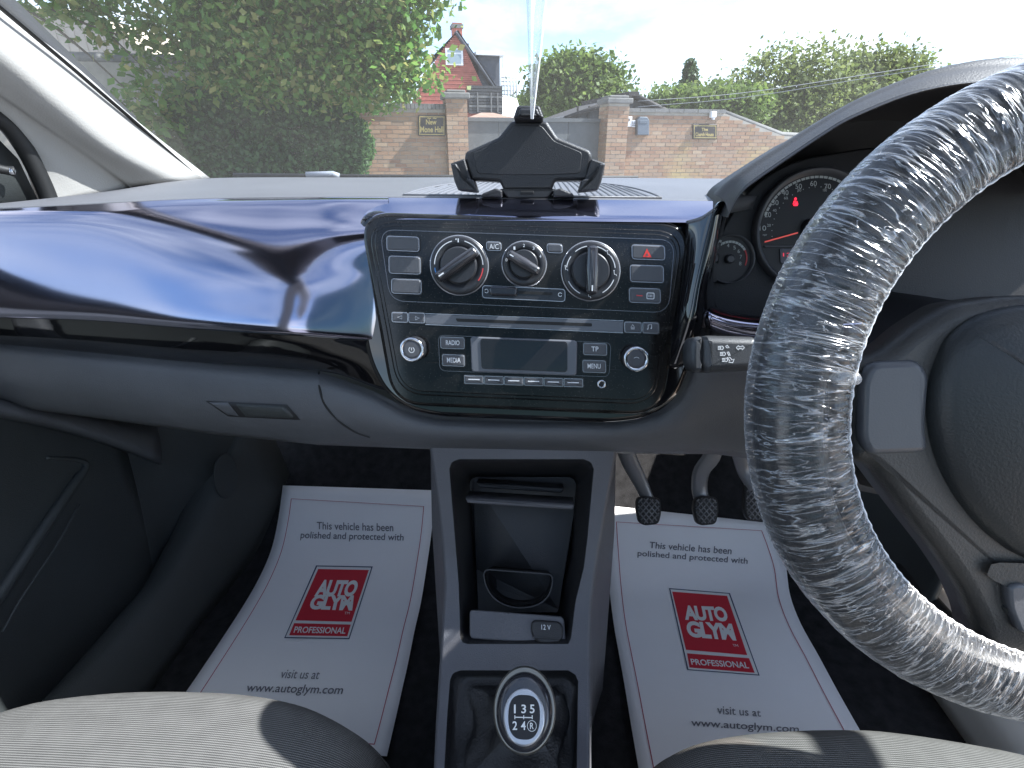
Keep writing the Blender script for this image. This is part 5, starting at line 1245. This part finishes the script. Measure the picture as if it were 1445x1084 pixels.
box('housing', wallpt(1006, 162, WYD-.08), (.13, .10, .12), 'white_paint', fl, bev=.02); box('bracket', wallpt(1006, 166.5, WYD-.03), (.05, .08, .07), 'keypad', fl)

# house behind the gate
HY = 26.0
hs = thing('house', 'red tile hung house with steep gable behind the gate', 'house', (xl(660, 150, HY), HY, 0))
hx = lambda px: xl(px, 110, HY); hz_ = lambda py: zt_(py, 660, HY)
gx0, gx1 = hx(590), hx(706); apx = hx(648); za = hz_(48); ze = hz_(148)
prism_x('gable_wall', [(gx0, ze-.1), (gx1-.4, ze-.1), (gx1-.5, hz_(140)), (apx, za-.2), (gx0, hz_(128))], HY, HY+5, 'tile_red', hs)
for i in range(34):                                    # courses of hung tiles
    z = ze-.1+i*(za-ze)/34; f = (z-ze)/(za-ze)
    l_, r_ = gx0+(apx-gx0)*max(0, f)**1.6, gx1-.45+(apx-gx1+.45)*max(0, f)
    if r_-l_ > .2: box('tile_course', ((l_+r_)/2, HY-.02, z+.06), (r_-l_, .05+.02*(i % 2), (za-ze)/34*.86), 'tile_red', hs)
rf = tube('verge', [(apx-.1, HY-.1, za+.05), (hx(677), HY-.1, hz_(93)), (hx(703), HY-.1, hz_(133))], .08, 'slate', hs, seg=4)
mobj('roof', [(apx, HY-.15, za+.1), (gx1+.1, HY-.15, hz_(136)), (gx1+.1, HY+6, hz_(136)), (apx, HY+6, za+.1), (gx0-.5, HY-.15, hz_(120)), (gx0-.5, HY+6, hz_(120))], [(0, 1, 2, 3), (0, 3, 5, 4)], 'slate', hs, False)
def window(x0, y0, x1, y1, yy, par):
    HFw = Fr((0, yy, 3), (0, 0, 1)); q0, q1 = HFw.uv(x0, y1), HFw.uv(x1, y0)
    f = plate('window', rrect(q0[0], q0[1], q1[0], q1[1], .01), HFw, -.05, .05, .01, 'white_paint', par)
    w_, h_ = q1[0]-q0[0], q1[1]-q0[1]
    plate('pane', rrect(q0[0]+.12*w_, q0[1]+.1*h_, q1[0]-.12*w_, q0[1]+.66*h_, .005), HFw, .04, .056, 0, 'pane', f); plate('pane', rrect(q0[0]+.12*w_, q0[1]+.76*h_, q1[0]-.12*w_, q1[1]-.08*h_, .005), HFw, .04, .056, 0, 'pane', f)
window(629, 69, 653, 92, HY-.06, hs)
box('chimney', (hx(656), HY+2, hz_(40)), (.42, .5, hz_(20)-hz_(60)), 'tile_red', hs); box('chimney_cap', (hx(656), HY+2, hz_(25)), (.52, .6, .14), 'coping', hs)
box('chimney', (hx(669), HY+2, hz_(66)), (.22, .3, .8), 'coping', hs)
dz0, dz1 = hz_(126), hz_(77)
box('dormer', ((hx(676)+hx(706))/2, HY+1.2, (dz0+dz1)/2), (hx(706)-hx(676), 2.2, dz1-dz0), 'slate', hs); box('dormer_fascia', ((hx(672)+hx(711))/2, HY+1.1, dz1+.06), (hx(711)-hx(672), 2.5, .14), 'white_paint', hs)
box('downpipe', (hx(710), HY, (hz_(78)+hz_(95))/2), (.07, .07, hz_(78)-hz_(95)), 'white_paint', hs)
box('timber_wall', ((hx(657)+hx(704))/2, HY-.4, hz_(142)), (hx(704)-hx(657), .6, hz_(124)-hz_(162)), 'timber', hs)
for i in range(9): z = hz_(160)+(hz_(125)-hz_(160))*i/8; box('weatherboard', ((hx(657)+hx(704))/2, HY-.72, z), (hx(704)-hx(657), .05, .09), 'coping' if i in (2, 5) else 'timber', hs)
for x in (669, 688, 697): box('mullion', (hx(x), HY-.76, hz_(146)), (.05, .05, hz_(132)-hz_(159)), 'coping', hs)
box('ground_floor', ((gx0+gx1)/2, HY+2, hz_(160)/2), (gx1-gx0, 5, hz_(160)), 'tile_red', hs)
# white extension with balcony
ex = thing('extension', 'white rendered extension with glass balcony right of the red house', 'building', (hx(720), HY+1, 0))
box('wall', ((hx(702)+hx(731))/2, HY+2.0, hz_(136)/2), (hx(731)-hx(702), 3.5, hz_(136)), 'white_paint', ex); mobj('lean_to_roof', [(hx(692), HY+.2, hz_(128)), (hx(731), HY+.2, hz_(138)), (hx(731), HY-.8, hz_(166)), (hx(698), HY-.8, hz_(166))], [(0, 1, 2, 3)], 'white_paint', ex, False)
for i in range(6): x = hx(709)+(hx(731)-hx(709))*i/5; tube('baluster', [(x, HY+.3, hz_(136)), (x, HY+.3, hz_(107))], .025, 'wire', ex, seg=5)
for y in (107, 113, 119, 126, 132): tube('balcony_rail', [(hx(709), HY+.3, hz_(y)), (hx(731), HY+.3, hz_(y))], .02, 'wire', ex, seg=5)
# low brown tiled outbuilding roof behind the gate
SY = 16.0
sx = lambda px: xl(px, 165, SY); sz = lambda py: zt_(py, 720, SY)
sh1 = thing('shed', 'low brown tiled shed roof just above the gate', 'shed', (sx(700), SY, 0))
box('wall', ((sx(660)+sx(728))/2, SY+1, sz(168)/2), (sx(728)-sx(660), 2, sz(168)), 'timber', sh1)
mobj('roof', [(sx(655), SY-.2, sz(169)), (sx(735), SY-.2, sz(169)), (sx(708), SY+1.2, sz(156)), (sx(690), SY+1.2, sz(156)), (sx(655), SY+2.6, sz(169)), (sx(735), SY+2.6, sz(169))], [(0, 1, 2, 3), (1, 5, 2), (0, 3, 4), (3, 2, 5, 4)], 'roof_brown', sh1, False)
# dark outbuilding right
OY = 18.0
ox = lambda px: xl(px, 150, OY); oz = lambda py: zt_(py, 880, OY)
ob = thing('outbuilding', 'outbuilding with shallow dark gable roof behind the right pier', 'outbuilding', (ox(885), OY, 0))
prism_x('gable_wall', [(ox(800), 0), (ox(945), 0), (ox(945), oz(163)), (ox(887), oz(137)), (ox(800), oz(166))], OY, OY+4, 'timber', ob)
for (xa, ya), (xb, yb) in (((793, 169), (887, 134)), ((887, 134), (952, 164))):
    mobj('roof', [(ox(xa), OY-.25, oz(ya)), (ox(xb), OY-.25, oz(yb)), (ox(xb), OY+4, oz(yb)), (ox(xa), OY+4, oz(ya))], [(0, 1, 2, 3)], 'roof_dark', ob, False)
    tube('verge', [(ox(xa), OY-.27, oz(ya)), (ox(xb), OY-.27, oz(yb))], .07, 'roof_dark', ob, seg=4)
box('ridge_tile', (ox(887), OY+1.8, oz(133.5)), (.35, 4.3, .12), 'roof_dark', ob)
for i in range(8): x = 815+i*16; box('weatherboard', (ox(x), OY-.03, oz(166)-.3), (.05, .05, 1.2), 'roof_dark', ob)
CAM, RY = CAM_KEEP, RY_KEEP
for o in list(bpy.data.objects):
    if o.name not in BEFORE and o.parent is None:
        o.location = PIV+Matrix.Rotation(PSI, 3, 'Z')@(o.location-PIV); o.rotation_euler.z = PSI
# barn on the far left
BY = 15.0
bx = lambda px: xl(px, 60, BY); bz = lambda py, px=120: zt_(py, px, BY)
bn = thing('barn', 'beige barn with tan ribbed roof behind the left pillar', 'barn', (bx(120), BY, 0))
prism_x('gable_wall', [(bx(-250), 0), (bx(330), 0), (bx(330), bz(160)), (bx(135), bz(20)), (bx(20), bz(14)), (bx(-250), bz(60))], BY, BY+6, 'barn_wall', bn)
for i in range(26):
    px = -60+i*13; zz = bz(20+max(0, px-135)*.72) if px > 135 else bz(16); box('cladding_rib', (bx(px), BY-.02, (zz+bz(135))/2), (.05, .05, max(.1, zz-bz(135))), 'barn_roof', bn)
prism_x('cladding', [(bx(-250), bz(135)), (bx(295), bz(135)), (bx(135), bz(21)), (bx(20), bz(15)), (bx(-250), bz(60))], BY-.03, BY, 'barn_roof', bn)
box('trim_band', (bx(40), BY-.05, bz(137)), (bx(300)-bx(-220), .08, .10), 'coping_red', bn)
tube('verge', [(bx(20), BY-.05, bz(13)), (bx(135), BY-.05, bz(19)), (bx(330), BY-.05, bz(160))], .07, 'barn_wall', bn, seg=4)

# ------------------------------------------------------------------ trees
def leafmesh(name, C, size, m, parent, seed, flat=.0):
    rng = np.random.default_rng(seed); n = len(C)
    d = rng.normal(size=(n, 3)); d[:, 2] += flat*1.5; d /= np.linalg.norm(d, axis=1)[:, None]
    a = np.cross(d, rng.normal(size=(n, 3))); a /= np.linalg.norm(a, axis=1)[:, None]; b = np.cross(d, a)
    s = size*rng.uniform(.55, 1.3, n)[:, None]; w_ = .62
    P = np.stack([C-a*s, C-b*s*w_+d*s*.08, C+a*s, C+b*s*w_+d*s*.08], 1).reshape(-1, 3)
    me = bpy.data.meshes.new(name); me.vertices.add(n*4); me.vertices.foreach_set('co', P.ravel().astype(np.float32))
    me.loops.add(n*4); me.loops.foreach_set('vertex_index', np.arange(n*4, dtype=np.int32)); me.polygons.add(n); me.polygons.foreach_set('loop_start', np.arange(0, n*4, 4, dtype=np.int32))
    me.update(calc_edges=True); me.materials.append(MATS[m]); o = bpy.data.objects.new(name, me); return link(o, parent)
def tree(name, label, base, trunk_h, blobs, m, leaf, nclump, per, seed, group=None, spread=.5, tr=.22, cat='tree', shell=.35):
    """blobs: list of (centre, radii) ellipsoids that make the crown"""
    rng = np.random.default_rng(seed); t = thing(name, label, cat, base, group)
    vol = np.array([r[0]*r[1]*r[2] for _, r in blobs])**.8; vol /= vol.sum(); cl = []
    for k in range(nclump):
        c, r = blobs[rng.choice(len(blobs), p=vol)]; v = rng.normal(size=3); v /= np.linalg.norm(v); rad = rng.uniform(shell, 1.05)**.6; cl.append(np.array(c)+v*np.array(r)*rad)
    cl = np.array(cl)
    L_ = np.repeat(cl, per, 0); k = rng.normal(size=L_.shape)*spread*.5; k[:, 2] *= .6; L_ = L_+k
    leafmesh('crown', L_, leaf, m, t, seed, .5)
    top = np.array(base)+np.array([0, 0, trunk_h]); V0 = []
    tube('trunk', [base, (base[0]+.1, base[1], trunk_h*.5), tuple(top)], [tr, tr*.8, tr*.6], 'bark', t, seg=10, n=8)
    for i in range(min(14, len(cl))):
        e = cl[rng.integers(len(cl))]; mm = (top+e)/2+rng.normal(size=3)*.15
        tube('limb', [tuple(top-np.array([0, 0, trunk_h*.25*rng.random()])), tuple(mm), tuple(e)], [tr*.35, tr*.2, tr*.06], 'bark', t, seg=6, n=7)
    return t
def at(px, py, Y): return tuple(WY(px, py, Y))
def gb_(px, Y): p = WY(px, 200, Y); return (p.x, p.y, 0)
sc_ = lambda Y, px=1: px*Y/1.13/F_PX      # metres per px at distance Y
TY = 9.3
def blob(px, py, rx, ry, Y, dy=1.0): 
    k = sc_(Y); return (at(px, py, Y), (rx*k, max(rx, ry)*k*dy, ry*k))
tree('sycamore_tree', 'big sycamore with browning leaves hanging over the wall at left', gb_(360, TY+2.2), 3.0,
     [blob(315, 20, 60, 85, TY), blob(390, 10, 130, 90, TY), blob(495, -10, 105, 70, TY), blob(440, 80, 110, 55, TY), blob(530, 50, 52, 58, TY), blob(355, 85, 85, 50, TY), blob(590, -30, 42, 42, TY, .6), blob(560, 112, 36, 26, TY, .7), blob(622, 106, 30, 7, TY-.2, .5), blob(490, 120, 70, 30, TY, .6), blob(400, -140, 260, 90, TY)], 'leaf_sycamore', .062, 2500, 30, 11, spread=.45, tr=.28)
tree('sycamore_branch', 'loose leafy branch drooping at the far left of the windscreen', gb_(30, TY-.5), 4.0, [blob(100, 8, 60, 14, TY-.6, .4), blob(190, 60, 45, 45, TY-.6, .4), blob(235, 130, 40, 30, TY-.6, .4), blob(210, 165, 40, 22, TY-.6, .4)], 'leaf_sycamore', .075, 60, 22, 12, spread=.4, tr=.10)
# ivy bank in front of the left wall
iv = thing('ivy_bank', 'dense dark ivy covering the wall below the sycamore', 'ivy', gb_(330, 9.9))
rng = np.random.default_rng(5); C = []
for px, py, rx, ry in ((285, 195, 55, 65), (330, 180, 90, 60), (430, 190, 90, 60), (480, 205, 48, 50), (380, 235, 150, 50), (310, 240, 90, 45), (430, 150, 70, 25), (320, 140, 80, 30)):
    yi = 9.3+.0022*(px-200); c = np.array(at(px, py, yi)); k = sc_(yi); v = rng.normal(size=(3800, 3)); v /= np.linalg.norm(v, axis=1)[:, None]; v *= rng.uniform(.75, 1.03, 3800)[:, None]; C.append(c+v*np.array([rx*k, .6, ry*k]))
leafmesh('foliage', np.concatenate(C), .055, 'leaf_ivy', iv, 6, .3)
for px in (200, 330, 440): b0 = gb_(px, 9.5); tube('stem', [b0, (b0[0]+.05, b0[1], .8), at(px, 180, 9.5)], [.04, .03, .01], 'bark', iv, seg=6, n=6)
tree('ash_tree', 'round bright green tree behind the gate', gb_(812, 30), 3.0, [blob(812, 105, 48, 24, 30), blob(775, 130, 25, 25, 30, .7), blob(850, 125, 28, 30, 30, .7), blob(812, 140, 58, 22, 30, .8)], 'leaf_light', .15, 420, 26, 21, spread=.9, tr=.3, group='trees beyond the wall')
tree('birch_tree', 'tall airy pale tree with open crown at right beyond the wall', gb_(1110, 24), 3.0, [blob(1095, 115, 40, 42, 24, .7), blob(1150, 105, 36, 40, 24, .7), blob(1080, 165, 60, 30, 24, .7), blob(1180, 150, 60, 40, 24, .7), blob(1130, 170, 60, 40, 24, .7), blob(1105, 88, 18, 18, 24, .7), blob(1045, 138, 42, 34, 24, .7), blob(1000, 150, 40, 22, 24, .7)], 'leaf_birch', .10, 640, 22, 22, spread=.75, tr=.15, group='trees beyond the wall')
tree('birch_tree', 'airy pale tree furthest right, above the instrument hood', gb_(1240, 25), 3.0, [blob(1215, 110, 34, 36, 25, .7), blob(1265, 95, 32, 22, 25, .7), blob(1250, 125, 50, 35, 25, .7), blob(1200, 92, 16, 20, 25, .7), blob(1290, 110, 18, 20, 25, .6)], 'leaf_birch', .10, 360, 22, 23, spread=.7, tr=.15, group='trees beyond the wall')
tree('laurel_bush', 'low green bush above the right wall coping', gb_(1010, 20), 1.2, [blob(955, 143, 28, 14, 20), blob(1000, 145, 40, 16, 20), blob(1045, 150, 34, 20, 20), blob(925, 145, 14, 12, 20)], 'leaf_light', .09, 260, 24, 24, spread=.5, tr=.08, cat='bush')
cf = thing('conifer', 'small pointed conifer rising behind the bush', 'tree', gb_(974, 26)); C = []; k = sc_(26)
for i in range(60):
    f = i/59; h = 92+f*52; rr = (2+24*f)*(.45+.55*((i*.21) % 1))
    for q in range(14): a_ = rng.uniform(0, 6.28); c = np.array(at(974, h, 26)); l_ = rng.uniform(.1, 1)*rr*k; C.append(c+np.array([l_*math.cos(a_), l_*math.sin(a_), -l_*.25+rng.normal()*.06]))
leafmesh('crown', np.repeat(np.array(C), 4, 0)+rng.normal(size=(len(C)*4, 3))*.08, .11, 'leaf_conifer', cf, 9, 0)
b0 = gb_(974, 26); tube('trunk', [b0, (b0[0], b0[1], 3.0), at(974, 93, 26)], [.12, .08, .02], 'bark', cf, seg=7, n=6)
hd_ = thing('hedge', 'green hedge line far behind the gate and house', 'hedge', gb_(780, 38)); C = []
for px, py, rx, ry in ((745, 160, 40, 22), (830, 165, 50, 20), (900, 160, 60, 16), (1000, 160, 80, 18), (1120, 170, 80, 22), (1250, 170, 80, 30), (560, 150, 90, 30)):
    c = np.array(at(px, py, 38)); k = sc_(38); v = rng.normal(size=(1200, 3)); v /= np.linalg.norm(v, axis=1)[:, None]; v *= rng.uniform(.7, 1.05, 1200)[:, None]; C.append(c+v*np.array([rx*k, 1.5, ry*k]))
leafmesh('foliage', np.concatenate(C), .2, 'leaf_light', hd_, 10, .3)
for i, (y0, y1) in enumerate(((131, 123), (139, 128))):
    wr = tube('overhead_wire', [at(900, y0+12, 17), at(1050, (y0+y1)/2+4, 17), at(1250, y1-22, 17), at(1500, y1-60, 17)], .008, 'wire', None, seg=5, n=20)
    tag(wr, ['upper overhead wire crossing the trees at right', 'lower overhead wire crossing the trees at right'][i], 'wire', 'overhead wires')
